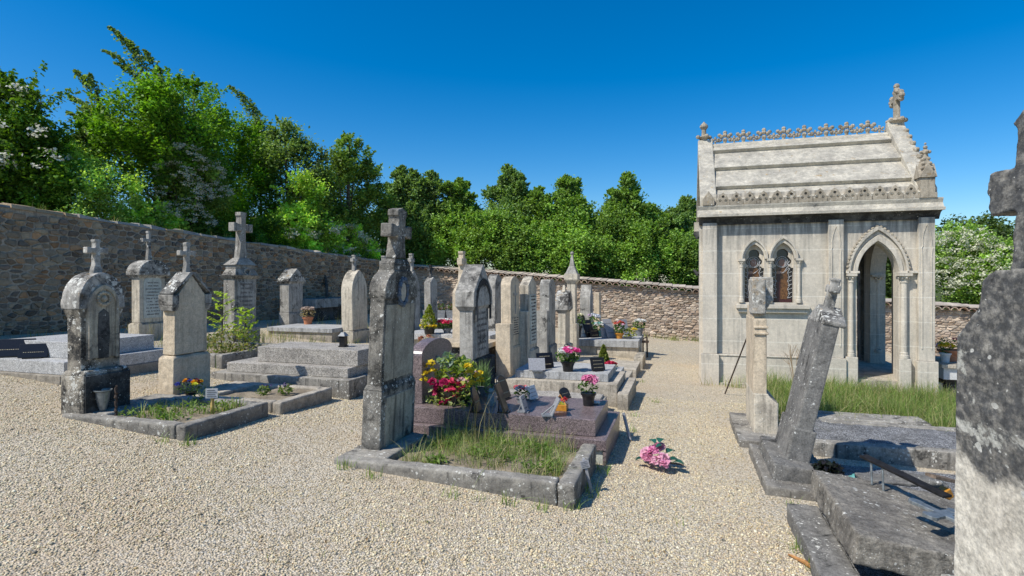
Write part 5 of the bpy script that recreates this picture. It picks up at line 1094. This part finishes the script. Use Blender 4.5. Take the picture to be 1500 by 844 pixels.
GF = [(.09, .17, .04), (.13, .22, .055), (.07, .13, .05)]
PINK = (.75, .24, .42); LPINK = (.80, .48, .55); RED = (.55, .03, .06); CRIM = (.38, .015, .09); YEL = (.80, .60, .04); WHT = (.8, .79, .74)
def potted(label, loc, r, h, mat, blooms, fr, fol=220, cat='potted flowers', group='potted flowers on the tombs', name='flower_pot', cols=GF, leaf=.05):
    e = thing(name, label, cat, loc, group); pot(e, r, h, mat)
    foliage('foliage', (0, 0, h+fr[1]*.45), (fr[0], fr[0], fr[1]*.6), fol, leaf, cols, e)
    for (n, br, col) in blooms:
        for i in range(n):
            a = random.uniform(0, 2*PI); q = math.sqrt(random.random())*fr[0]*.85; z = h+fr[1]*(.55+.45*math.sqrt(max(0, 1-(q/fr[0])**2)))
            bloom((q*math.cos(a), q*math.sin(a), z), br, col, e)
    return e
ZS = .295
p = at_z(862, 594, ZS); potted('black pot of large pink artificial blooms on the plum granite tomb', p, .075, .135, 'blackpot', [(9, .055, PINK), (5, .05, LPINK)], (.11, .14), 60)
p = at_z(832, 544, .285); potted('black pot of bright pink flowers on the two-step grey tomb', p, .10, .15, 'blackpot', [(13, .05, (.8, .12, .36)), (4, .05, WHT)], (.19, .17), 160, leaf=.06)
e = thing('fallen_bouquet', 'pink hydrangea bouquet with teal leaves lying on the gravel path', 'bouquet', at_g(962, 684))
for (x, y, z) in ((-.09, .04, .11), (-.03, 0, .14), (.0, -.08, .07), (.06, -.05, .09), (-.07, -.05, .08), (.02, .06, .16), (.07, -.1, .06), (-.1, .08, .06)): bloom((x, y, z), .062, random.choice([(.78, .36, .5), (.8, .45, .55), (.7, .25, .42)]), e, np_=46)
for (x, y, z, a, q) in ((.15, -.02, .06, .2, .13), (.12, .05, .12, .9, .11), (.03, .06, .21, 1.4, .1), (-.04, .08, .19, 2.2, .09), (.03, .0, .17, .5, .09), (-.15, -.03, .04, 3.4, .09), (.19, -.05, .05, -.2, .11)):
    n = 9; V = []; ca, sa = math.cos(a), math.sin(a)
    for i in range(n): t = i/(n-1); wv = q*.38*math.sin(PI*t)**.8; V += [(x+ca*q*(t-.5)-sa*wv, y+sa*q*(t-.5)+ca*wv, z+.03*math.sin(PI*t)+.012), (x+ca*q*(t-.5)+sa*wv, y+sa*q*(t-.5)-ca*wv, z+.03*math.sin(PI*t)+.012)]
    raw_mesh('leaf', V, [(2*i, 2*i+1, 2*i+3, 2*i+2) for i in range(n-1)], M['leafgloss'], e, col=np.tile(np.array([(.02, .11, .085)])*random.uniform(.7, 1.5), (len(V), 1)))
MB().tube([(.1, 0, .05), (.17, .05, .03), (.24, .06, .02)], .008, 6).build('stem', M['oldwood'], e)
# large flower arrangement on the plum tomb
p = at_z(668, 612, ZS); e = thing('flower_arrangement', 'big arrangement of crimson and yellow flowers with variegated leaves on the plum granite tomb', 'flower arrangement', (-2.32, 5.52, ZS)); cx0 = -2.32; AY = 5.52
MB().lathe([(.15, 0), (.2, .12), (.21, .15), (.18, .15), (.17, .1)], (0, .0, 0), 16).build('pot', M['blackpot'], e)
foliage('foliage', (.0, .02, .26), (.28, .17, .24), 420, .075, [(.42, .50, .08), (.52, .58, .14), (.25, .36, .07), (.10, .18, .04)], e)
foliage('trailing_ivy', (-.0, -.12, .08), (.32, .12, .13), 190, .065, [(.45, .50, .15), (.5, .55, .25), (.10, .18, .04)], e)
foliage('grey_leaves', (-.1, .0, .46), (.12, .1, .08), 60, .08, [(.25, .33, .26), (.33, .42, .33)], e)
def P2(px, py): q = at_y(px, py, 5.40); return (q[0]-cx0, q[1]-AY+.02*((px*7+py) % 5-2), q[2]-ZS)
for (px, py) in ((637, 561), (646, 568), (652, 562), (640, 577), (648, 583), (655, 578), (662, 571), (665, 562), (668, 580), (672, 570), (653, 590), (660, 586)): bloom(P2(px, py), .07, CRIM if (px+py) % 3 else (.62, .05, .12), e, np_=20)
for (px, py) in ((628, 537), (624, 548), (634, 532), (622, 556), (632, 545), (698, 553), (704, 559), (694, 562), (690, 545), (685, 538), (700, 549)): bloom(P2(px, py), .052, YEL, e, np_=18)
for (px, py) in ((677, 556), (682, 560), (695, 548)): bloom(P2(px, py), .042, (.78, .5, .5), e, np_=14)
_j = 0
e = thing('juniper_shrub', 'small feathery green shrub rising behind the crimson flowers on the plum tomb', 'shrub', (-2.16, 5.92, ZS)); MB().lathe([(.07, 0), (.09, .12), (.1, .12)], (0, 0, 0), 12).build('pot', M['greypot'], e)
tag(blades('foliage', scat(300, -.06, .06, -.06, .06, .1), (.15, .36), .012, [(.2, .3, .11), (.26, .36, .15), (.13, .2, .08)], .25, e), None)
# plaques and ornaments on the plum tomb
def plaque(label, loc, w_, h_, tilt, mat, rot=0, txt=None, shape='flat', stand=True, name='memorial_plaque', group='memorial plaques on the tombs', t=.022):
    e = thing(name, label, 'memorial plaque', loc, group, (0, 0, rot)); A = Matrix.Rotation(-tilt, 4, 'Y')
    o = outline(w_, h_*(.6 if shape == 'round' else 1), h_*.4 if shape == 'round' else 0, shape, .012)
    MB().prism(o, 'x', -t/2, t/2, A).build('plate', M[mat], e, bevel=.003)
    if stand: MB().box(-.085, .03, -w_*.32, w_*.32, 0, .014).tube([(-.08, 0, .01), (-math.sin(tilt)*h_*.6-.012, 0, h_*.6*math.cos(tilt))], .007, 5).build('stand', M['black' if mat == 'black' else 'greypot'], e)
    if txt:
        R = random.Random(int(w_*1000)); m = MB()
        for i in range(txt):
            z = h_*(.75-.5*i/max(1, txt-1)) if txt > 1 else h_*.4; y = -w_*.34
            while y < w_*.32:
                l_ = R.uniform(.005, .018)
                m.box(t/2-.001, t/2+.002, y, y+l_, z, z+h_*.035, A); y += l_+.008
        m.build('lettering', M['gilt' if mat == 'black' else 'letter'], e)
    return e
pz = lambda x, y: at_z(x, y, ZS)
plaque('tall dark plaque leaning on a black stone foot, middle of the plum tomb', pz(742, 604), .17, .30, .35, 'black', .1)
plaque('dark oval-topped plaque with a pale emblem behind the tall dark plaque', pz(742, 585), .2, .27, .35, 'black', -.2, 2, 'round')
plaque('small grey book-shaped plaque on a dark foot, centre of the plum tomb', pz(771, 604), .13, .17, .3, 'plaque', 0, 2)
plaque('thin slate plaque seen edge-on propped on a wire easel in front of the basket', pz(806, 609), .16, .19, -.45, 'plaque', .35, 0, t=.014)
plaque('white triangular-footed plaque behind the book-shaped plaque', pz(783, 586), .16, .16, .4, 'whiteplaque', -.3, 3)
plaque('dark rounded plaque leaning at the edge of the crimson arrangement', pz(702, 604), .14, .26, .3, 'black', 0, 1, 'round')
plaque('low black plaque with a curled top behind the amber basket', pz(830, 583), .16, .12, .5, 'black', -.4, 1, 'round')
plaque('pale grey plaque leaning at left on the two-step grey tomb', at_z(787, 544, .285), .24, .2, .5, 'plaque', -1.2, 0)
plaque('dark navy plaque standing behind the pale grey plaque', at_z(800, 540, .285), .26, .24, .35, 'black', -.9, 2)
plaque('dark plaque with gilt letters on a wire easel, right end of the two-step grey tomb', at_z(877, 544, .285), .22, .2, .3, 'black', -.9, 3)
plaque('large black plaque with gilt writing at the left edge of the photo', (-8.10, 4.86, .63), .44, .24, .4, 'black', -.9, 1)
plaque('smaller black plaque with a wavy foot on the granite tomb at the far left', (-7.72, 4.86, .63), .30, .19, .4, 'black', -.9, 1)
e = thing('angel_figurine', 'small pale green kneeling figurine among the plaques on the plum tomb', 'figurine', pz(719, 593)); MB().box(-.045, .045, -.045, .045, 0, .025).lathe([(.045, .025), (.04, .06), (.028, .1), (.018, .12)], (0, 0, 0), 12).ball((0, 0, .145), .03).build('figure', M['teal'] if 0 else plain('verdigris', (.22, .27, .26), .7, .2, .3, 40), e)
e = thing('potted_herb', 'upright small-leaved green sprig standing behind the pale figurine', 'plant', pz(716, 586)); pot(e, .04, .05, 'greypot'); foliage('foliage', (0, 0, .15), (.05, .05, .11), 70, .035, [(.13, .25, .08), (.18, .3, .1)], e)
e = thing('flower_basket', 'small amber wooden basket with a red flower on the plum granite tomb', 'basket', pz(822, 601))
MB().box(-.065, .065, -.05, .05, 0, .06).build('body', M['amber'], e, bevel=.005); MB().tube([(0, .05, .05), (-.055, .02, .1), (-.01, 0, .155), (.03, -.02, .1), (.062, -.05, .06)], .006, 6).build('handle', M['amber'], e)
bloom((.03, 0, .10), .04, (.6, .06, .07), e); foliage('foliage', (0, 0, .07), (.05, .04, .02), 24, .03, [(.4, .45, .05)], e)
potted('faded red and cream flowers in a low pot behind the book-shaped plaque', pz(763, 590), .05, .06, 'greypot', [(5, .04, (.6, .14, .16)), (3, .04, WHT)], (.09, .1), 40)
e = thing('ceramic_fragment', 'white ceramic fragment lying beside the black flower pot', 'ceramic piece', pz(872, 592)); MB().ball((0, 0, .018), .03, 8, 5, .6).ball((.03, .02, .012), .02).build('fragment', M['whiteplaque'], e)
# other flower pots
potted('green bowl of red flowers at the end of the low grey slab grave', at_z(890, 548, .06), .14, .09, 'teal', [(14, .045, (.6, .04, .1))], (.16, .09), 80)
def conifer(label, loc, h, r, cols, potm='greypot', yb=None):
    e = thing('dwarf_conifer', label, 'shrub', loc, 'dwarf conifers on the graves'); pot(e, r*.7, .15, potm)
    n = 900; t = rng.uniform(0, 1, n); a = rng.uniform(0, 2*PI, n); q = r*(1-t)**.7*rng.uniform(.5, 1.08, n)
    V, Q, c4 = leafquads(np.stack([q*np.cos(a), q*np.sin(a), .13+t*(h-.13)], 1), .055, np.array(cols)[rng.integers(0, len(cols), n)]*rng.uniform(.7, 1.2, (n, 1)), .5, .2, (0, 0, 1.4)); raw_mesh('foliage', V, Q, M['leaf'], e, col=c4)
    if yb:
        for i in range(9): aa = random.uniform(PI, 2*PI); bloom((r*.9*math.cos(aa), r*.9*math.sin(aa), .17), .045, YEL, e, np_=14)
    return e
conifer('bright green conifer ringed with yellow pansies in a dark pot on the white slab tomb', at_z(629, 489, .46), .62, .2, [(.28, .34, .03), (.36, .40, .05), (.16, .22, .03)], 'blackpot', 1)
conifer('small green conifer standing at the end of the low grey slab grave', at_z(884, 541, .06), .42, .1, [(.16, .2, .04), (.22, .26, .06)], 'greypot')
potted('red and white flowers beside the yellow-ringed conifer', at_z(655, 488, .46), .1, .1, 'greypot', [(8, .07, (.65, .05, .12)), (5, .07, WHT)], (.22, .16), 140)
potted('violet flowers beside the big gabled stone on the white slab tomb', at_z(672, 490, .46), .09, .1, 'greypot', [(8, .06, (.35, .28, .55)), (4, .05, WHT)], (.14, .2), 60)
potted('grey pot of browning foliage behind the plum headstone', (-3.35, 6.95, gz(-3.35, 6.95)+.15), .13, .32, 'greypot', [(4, .04, (.45, .2, .12))], (.17, .3), 150, cols=[(.36, .32, .08), (.4, .22, .1), (.28, .32, .1)])
for i, (px, lb) in enumerate(((628, 'left grey planter box on the dark granite tomb at the back'), (648, 'middle grey planter box on the dark granite tomb at the back'), (662, 'right grey planter box on the dark granite tomb at the back'))):
    q = at_y(px, 465, 14.8); e = thing('planter_box', lb, 'planter', (q[0], 14.8, .52), 'planter boxes on the dark granite tomb'); MB().frustum((-.11, .11, -.1, .1), (-.14, .14, -.12, .12), 0, .22).build('box', M['greypot'], e, bevel=.006); foliage('foliage', (0, 0, .3), (.15, .12, .13), 60, .08, GD+[(.2, .1, .1)], e)
e = thing('shrub', 'yellow-green shrub glimpsed beside the dark pointed gravestone', 'shrub', (-6.0, 15.0, .05)); foliage('foliage', (0, 0, .75), (.3, .3, .65), 320, .11, [(.35, .38, .04), (.42, .44, .06), (.2, .25, .04)], e); MB().tube([(0, 0, 0), (0, 0, .9)], .02, 5).build('stem', M['bark'], e)
zr = .165
rr = [(846, 495, 'dark vase of cream flowers at the left end of the raised flower-laden tomb', 'blackpot', [(9, .06, (.75, .72, .5))], (.2, .28), .3), (879, 493, 'teal and white flower pot in the middle of the raised flower-laden tomb', 'teal', [(7, .06, WHT), (4, .05, (.2, .5, .45))], (.2, .2), .14), (868, 489, 'silvery white bouquet at the back of the raised flower-laden tomb', 'greypot', [(8, .07, (.7, .72, .75)), (3, .06, (.6, .45, .6))], (.22, .3), .2), (907, 496, 'glass of orange and red flowers on the raised flower-laden tomb', 'amber', [(7, .06, (.55, .1, .06)), (4, .05, (.75, .5, .6))], (.14, .26), .14), (920, 496, 'mossy yellow-green cushion plant on the raised flower-laden tomb', 'greypot', [(3, .05, YEL)], (.24, .2), .06), (937, 492, 'white artificial bouquet at the right end of the raised flower-laden tomb', 'greypot', [(10, .065, WHT)], (.18, .2), .2)]
for (px, py, lb, mt, bl_, fr, ph) in rr:
    q = at_z(px, py, zr); potted(lb, (max(-2.6, min(-1.08, q[0])), max(13.6, min(15.1, q[1])), zr), .11, ph, mt, bl_, fr, 90, leaf=.08, cols=[(.36, .38, .06), (.22, .26, .05)] if 'mossy' in lb else GF)
for (px, lb, mt, tl, hh) in ((857, 'white pointed plaque on the raised flower-laden tomb', 'whiteplaque', .3, .34), (866, 'tall dark leaning plaque on the raised flower-laden tomb', 'black', .5, .48), (888, 'pale framed plaque leaning on the raised flower-laden tomb', 'plaque', .3, .26), (897, 'dark mottled plaque at the back of the raised flower-laden tomb', 'plaque', .5, .52), (872, 'low black plaque in front on the raised flower-laden tomb', 'black', .4, .22), (916, 'pale stone heart-height plaque at the far side of the raised flower-laden tomb', 'plaque', .3, .42)):
    q = at_y(px, 496, 14.0 if px != 916 else 14.9); plaque(lb, (q[0], q[1], zr), .26, hh, tl, mt, -.8, 2)
e = thing('plant_stand', 'dark iron stand hanging at the end of the raised flower-laden tomb', 'stand', (-.9, 14.3, gz(-.9, 14.3))); MB().tube([(-.05, 0, 0), (-.05, 0, .45), (.05, -.1, .5)], .02, 6).tube([(.06, -.1, 0), (.05, -.1, .5)], .02, 6).box(-.07, .09, -.16, .06, .36, .40).build('frame', M['iron'], e)
e = potted('terracotta pot of dried pink heather on the pale masonry sill', (-8.56, 11.28, .555), .12, .17, 'terracotta', [(8, .07, (.5, .4, .33))], (.19, .2), 120, leaf=.05, cols=[(.4, .33, .24), (.3, .25, .15)])
e = potted('terracotta pot with a green plant on the white tomb by the chapel', at_y(1391, 534, 11.8)[:2]+(.165,), .17, .2, 'terracotta', [(2, .04, (.6, .2, .2))], (.24, .2), 150)
e = potted('small pot of yellow and pink flowers at the chapel corner on the white tomb', (4.42, 11.6, .165), .08, .16, 'whiteplaque', [(6, .06, YEL), (3, .05, LPINK)], (.12, .15), 40)
e = thing('lantern', 'dark glass grave lantern at the head of the stepped aggregate tomb', 'lantern', (-4.45, 6.62, .69)); MB().box(-.05, .05, -.05, .05, 0, .02).box(-.04, .04, -.04, .04, .02, .15).build('body', M['black'], e, bevel=.004); MB().frustum((-.055, .055, -.055, .055), (-.02, .02, -.02, .02), .15, .2).build('lid', M['greypot'], e)
# left group small things
e = thing('zinc_vase', 'grey fluted metal vase at the foot of the niche gravestone', 'vase', (-5.37, 3.99, .30)); MB().lathe([(.05, 0), (.05, .01), (.018, .03), (.03, .05), (.05, .13), (.06, .22), (.078, .235), (.078, .245), (.06, .24), (.05, .15)], (0, 0, 0), 20).build('body', M['zinc'], e, smooth=False)
p = at_y(170, 612, 3.9); e = thing('iron_rod', 'rusty twisted iron rod upright in the cracked kerb plot', 'rod', (p[0], 3.9, .29)); MB().tube([(.004*math.sin(i*2.2), .004*math.cos(i*2.2), .3*i/14*1.0) for i in range(16)], [.010 if i % 2 else .015 for i in range(16)], 6).build('shaft', M['iron'], e)
p = at_z(311, 605, .29); e = thing('notice_stake', 'small paper notice on a raw wooden stake in the cracked kerb plot', 'notice', p); MB().box(-.012, .012, -.014, .014, -.05, .19).build('stake', M['wood'], e, bevel=.002)
A = Matrix.Rotation(.5, 4, 'Z') @ Matrix.Translation((0, 0, 0)); s_ = MB().box(-.055, .055, -.022, -.016, .15, .245, A).build('sign', M['paper'], e)
m = MB()
for i in range(4): m.box(-.042, .03+.012*(i % 2), -.0245, -.0215, .225-.02*i, .230-.02*i, A)
m.build('printed_lines', M['ink'], s_)
p = at_g(868, 700); e = thing('notice_stake', 'leaning grey stake with a small printed notice behind the front grave kerb', 'notice', (-.68, 4.35, gz(-.68, 4.35))); A = Matrix.Rotation(-.25, 4, 'Y') @ Matrix.Rotation(.3, 4, 'Z'); MB().box(-.011, .011, -.014, .014, -.05, .27, A).build('stake', M['plaque'], e, bevel=.002)
s_ = MB().box(-.034, .034, -.022, -.016, .2, .26, A).build('sign', M['plaque'], e); m = MB()
for i in range(4): m.box(-.026, .018+.008*(i % 2), -.0235, -.0215, .247-.012*i, .250-.012*i, A)
m.build('printed_lines', M['ink'], s_)
p = at_g(912, 638); e = thing('wooden_stake', 'short weathered stake leaning on the end of the plum granite tomb', 'stake', (-.6, 6.15, gz(-.6, 6.1))); MB().tube([(.06, -.06, 0), (-.02, .02, .27)], .018, 6).build('shaft', M['plaque'], e)
potted('pansies in blue, orange and crimson at the foot of the pale gable-headed gravestone', (-5.38, 5.0, .27), .06, .06, 'blackpot', [(3, .035, (.08, .1, .4)), (3, .04, (.75, .33, .02)), (4, .035, (.2, .02, .05)), (2, .035, (.6, .62, .05))], (.17, .12), 90, leaf=.035)
for q, lb in (((-4.62, 5.3, .27), 'left green-leaved violet clump on the gravelled grave'), ((-4.42, 5.42, .27), 'dark violet clump on the gravelled grave')):
    e = thing('violet_plant', lb, 'plant', q, 'violet plants on the gravelled grave'); foliage('foliage', (0, 0, .06), (.09, .09, .07), 90, .045, [(.2, .27, .08), (.14, .2, .06)], e)
    for i in range(5): bloom((random.uniform(-.07, .07), random.uniform(-.07, .07), .11), .022, (.12, .09, .2), e, np_=8)
def sapling(label, loc, h, nb, sp):
    e = thing('ash_sapling', label, 'sapling', loc, 'ash saplings by the left wall'); m = MB().tube([(0, 0, 0), (.02, .01, h*.5), (0, .03, h)], [.014, .01, .004], 6); P = []; 
    for i in range(nb):
        z = h*(.25+.75*i/nb); a = i*2.4; l_ = sp*(1.15-.55*i/nb)*random.uniform(.8, 1.1); d = Vector((math.cos(a), math.sin(a), .45)); tip = Vector((.01, .01, z))+d*l_
        m.tube([(.01, .01, z), tip], .004, 4); sd_ = Vector((-math.sin(a), math.cos(a), 0))
        for j in range(2, 8):
            for s in (-1, 1): P.append(tuple(Vector((.01, .01, z))+d*l_*j/7.5+sd_*s*.045*(1.2-.08*j)))
    m.build('stem', M['bark'], e); n = len(P); V, Q, c4 = leafquads(np.array(P), .075, np.array([(.42, .56, .08)])*rng.uniform(.7, 1.2, (n, 1)), .5, 1.2); raw_mesh('leaves', V, Q, M['leaf'], e, col=c4)
def atp(px, Y, zz): q = at_y(px, 480, Y); return (q[0], Y, zz)
sapling('taller yellow-green ash sapling with leaf ladders before the tall pedestal cross', atp(324, 7.6, .42), .98, 16, .26)
sapling('shorter bushy ash sapling right of the tall leaf-laddered one', atp(358, 7.4, .42), .72, 18, .2)
e = thing('shrub', 'low tangled shrub around the ash saplings', 'shrub', atp(338, 7.2, .42)); foliage('foliage', (0, 0, .2), (.55, .35, .26), 700, .06, [(.16, .22, .05), (.26, .27, .08), (.32, .29, .12), (.1, .15, .04)], e); MB().tube([(0, 0, 0), (.1, 0, .3)], .01, 5).build('stem', M['bark'], e)
e = thing('dry_weed', 'dried branching weed standing against the chapel plinth', 'plant', at_y(1165, 520, 10.6)[:2]+(-.3,)); m = MB(); R = random.Random(3)
for i in range(9):
    a = R.uniform(-1, 1); t = Vector((a*.25, R.uniform(-.08, .08), R.uniform(.5, .85))); m.tube([(0, 0, 0), t*.5, t], [.006, .005, .003], 4)
    for j in range(3): m.tube([t*.7, t*.75+Vector((R.uniform(-.12, .12), R.uniform(-.1, .1), R.uniform(.05, .2)))], .003, 4)
m.build('stalks', plain('straw', (.3, .22, .14), .8, .1, .3, 20), e)
# right side debris
q0 = at_g(1062, 577); e = thing('iron_rod', 'thin rusty rod leaning against the back of the edge-on gravestone', 'rod', q0); tp_ = Vector(at_y(1096, 490, 9.3))-Vector(q0); MB().tube([(0, 0, 0), tuple(tp_*1.12)], .011, 6).build('shaft', M['iron'], e)
e = thing('wood_stick', 'orange-brown splintered stick lying on the gravel by the broken tomb', 'stick', at_g(1155, 815)); tp_ = Vector(at_g(1200, 842))-Vector(at_g(1155, 815)); MB().tube([(0, 0, .012), tuple(tp_*.5+Vector((.01, 0, .02))), tuple(tp_+Vector((0, 0, .014)))], [.006, .014, .012], 6).build('stick', M['stick'], e, bevel=0)
bz = lambda px, py, z: at_z(px, py, z)
a_, b_ = Vector(bz(1262, 668, .36)), Vector(bz(1385, 728, .30))
e = thing('propped_plank', 'long thin blackened plank propped on metal legs behind the broken slab', 'plank', (a_.x, a_.y, .2)); o_ = Vector((a_.x, a_.y, .2)); d_ = (b_-a_).normalized(); sd_ = Vector((-d_.y, d_.x, 0)); m = MB(); V = []
for p_ in (a_, b_):
    for s, z in ((-.02, -.008), (.05, -.008), (.05, .008), (-.02, .008)): V.append(tuple(p_-o_+sd_*s+Vector((0, 0, z))))
m.add(V, [(0, 1, 2, 3), (7, 6, 5, 4), (0, 4, 5, 1), (1, 5, 6, 2), (2, 6, 7, 3), (3, 7, 4, 0)]); m.build('board', M['blackwood'], e, bevel=.003)
for t in (.13, .28): pp = a_.lerp(b_, t)-o_; MB().tube([tuple(pp), tuple(pp+Vector((.0, -.02, -.16)))], .007, 6).build('metal_leg', M['zinc'], e)
e = thing('fallen_cross', 'flat grey metal cross ornament lying on the broken slab', 'cross', tuple(Vector(bz(1372, 752, .27)))); e.rotation_euler = (.12, .10, .75)
m = MB().prism([(x, y) for x, y in [(-.03, -.2), (.03, -.2), (.03, -.06), (.12, -.06), (.12, .0), (.03, .0), (.03, .1), (-.03, .1), (-.03, 0), (-.12, 0), (-.12, -.06), (-.03, -.06)]], 'z', 0, .018)
for (x, y) in ((0, .11), (.12, -.03), (-.12, -.03), (0, -.2)): m.lathe([(.04, 0), (.04, .02)], (x, y, 0), 10)
m.build('ornament', M['zinc'], e, bevel=.003)
e = thing('amber_block', 'amber varnished block with a dark strip beside the big right gravestone', 'block', tuple(Vector(bz(1388, 728, .26)))); e.rotation_euler = (0, -.5, .5); MB().box(-.02, .02, -.03, .03, 0, .06).build('block', M['amber'], e, bevel=.004); MB().box(-.16, .0, -.035, .035, .095, .115, Matrix.Rotation(.75, 4, 'Y')).build('strip', M['oldwood'], e, bevel=.003)
e = thing('teal_pot', 'crushed teal plastic pot lying in the shadow behind the broken slab', 'pot', tuple(Vector(bz(1232, 708, .0)))); e.rotation_euler = (0, 1.25, -.3); MB().lathe([(.035, 0), (.055, .1), (.06, .1), (.06, .115), (.05, .11), (.045, .08)], (0, 0, 0), 14).build('body', M['teal'], e)
e = thing('wilted_wreath', 'dark wilted wreath crumpled beside the leaning gravestone', 'wreath', tuple(Vector(bz(1212, 700, .0)))); foliage('foliage', (0, 0, .07), (.12, .09, .07), 260, .05, [(.015, .016, .014), (.02, .03, .02), (.03, .03, .04)], e)
e = thing('stone_fragment', 'flat broken slate pieces lying behind the tilted slab', 'stone', tuple(Vector(bz(1318, 706, .12)))); m = MB(); m.box(-.28, .28, -.1, .08, 0, .03, Matrix.Rotation(.1, 4, 'Z')); m.box(-.1, .25, -.05, .1, .032, .055, Matrix.Rotation(-.2, 4, 'Z')); m.build('slate', M['lean'], e, vox=.012, amp=.006)
def litter(n=1500):
    d = np.sqrt(rng.uniform(2.4**2, 11**2, n)); u = rng.uniform(-1, 1, n); P = np.stack([d*(-SY+u*CY), d*(CY+u*SY)], 1); k = np.ones(n, bool)
    for x0, x1, y0, y1 in BLOCK: k &= ~((P[:, 0] > x0) & (P[:, 0] < x1) & (P[:, 1] > y0) & (P[:, 1] < y1))
    P = P[k & (P[:, 0] > -10.8)]; P = np.column_stack([P, [gz(x, y)+.014 for x, y in P]])
    V, Q, c4 = leafquads(P, .024, np.array([(.16, .10, .05), (.22, .15, .08), (.10, .08, .05), (.14, .17, .05), (.3, .17, .08)])[rng.integers(0, 5, len(P))], .45, 1.5)
    tag(raw_mesh('leaf_litter', V, Q, M['leaf'], col=c4), 'dry leaf bits and tiny sprouts scattered over the gravel', 'leaf litter', kind='stuff')
litter()
gravel()
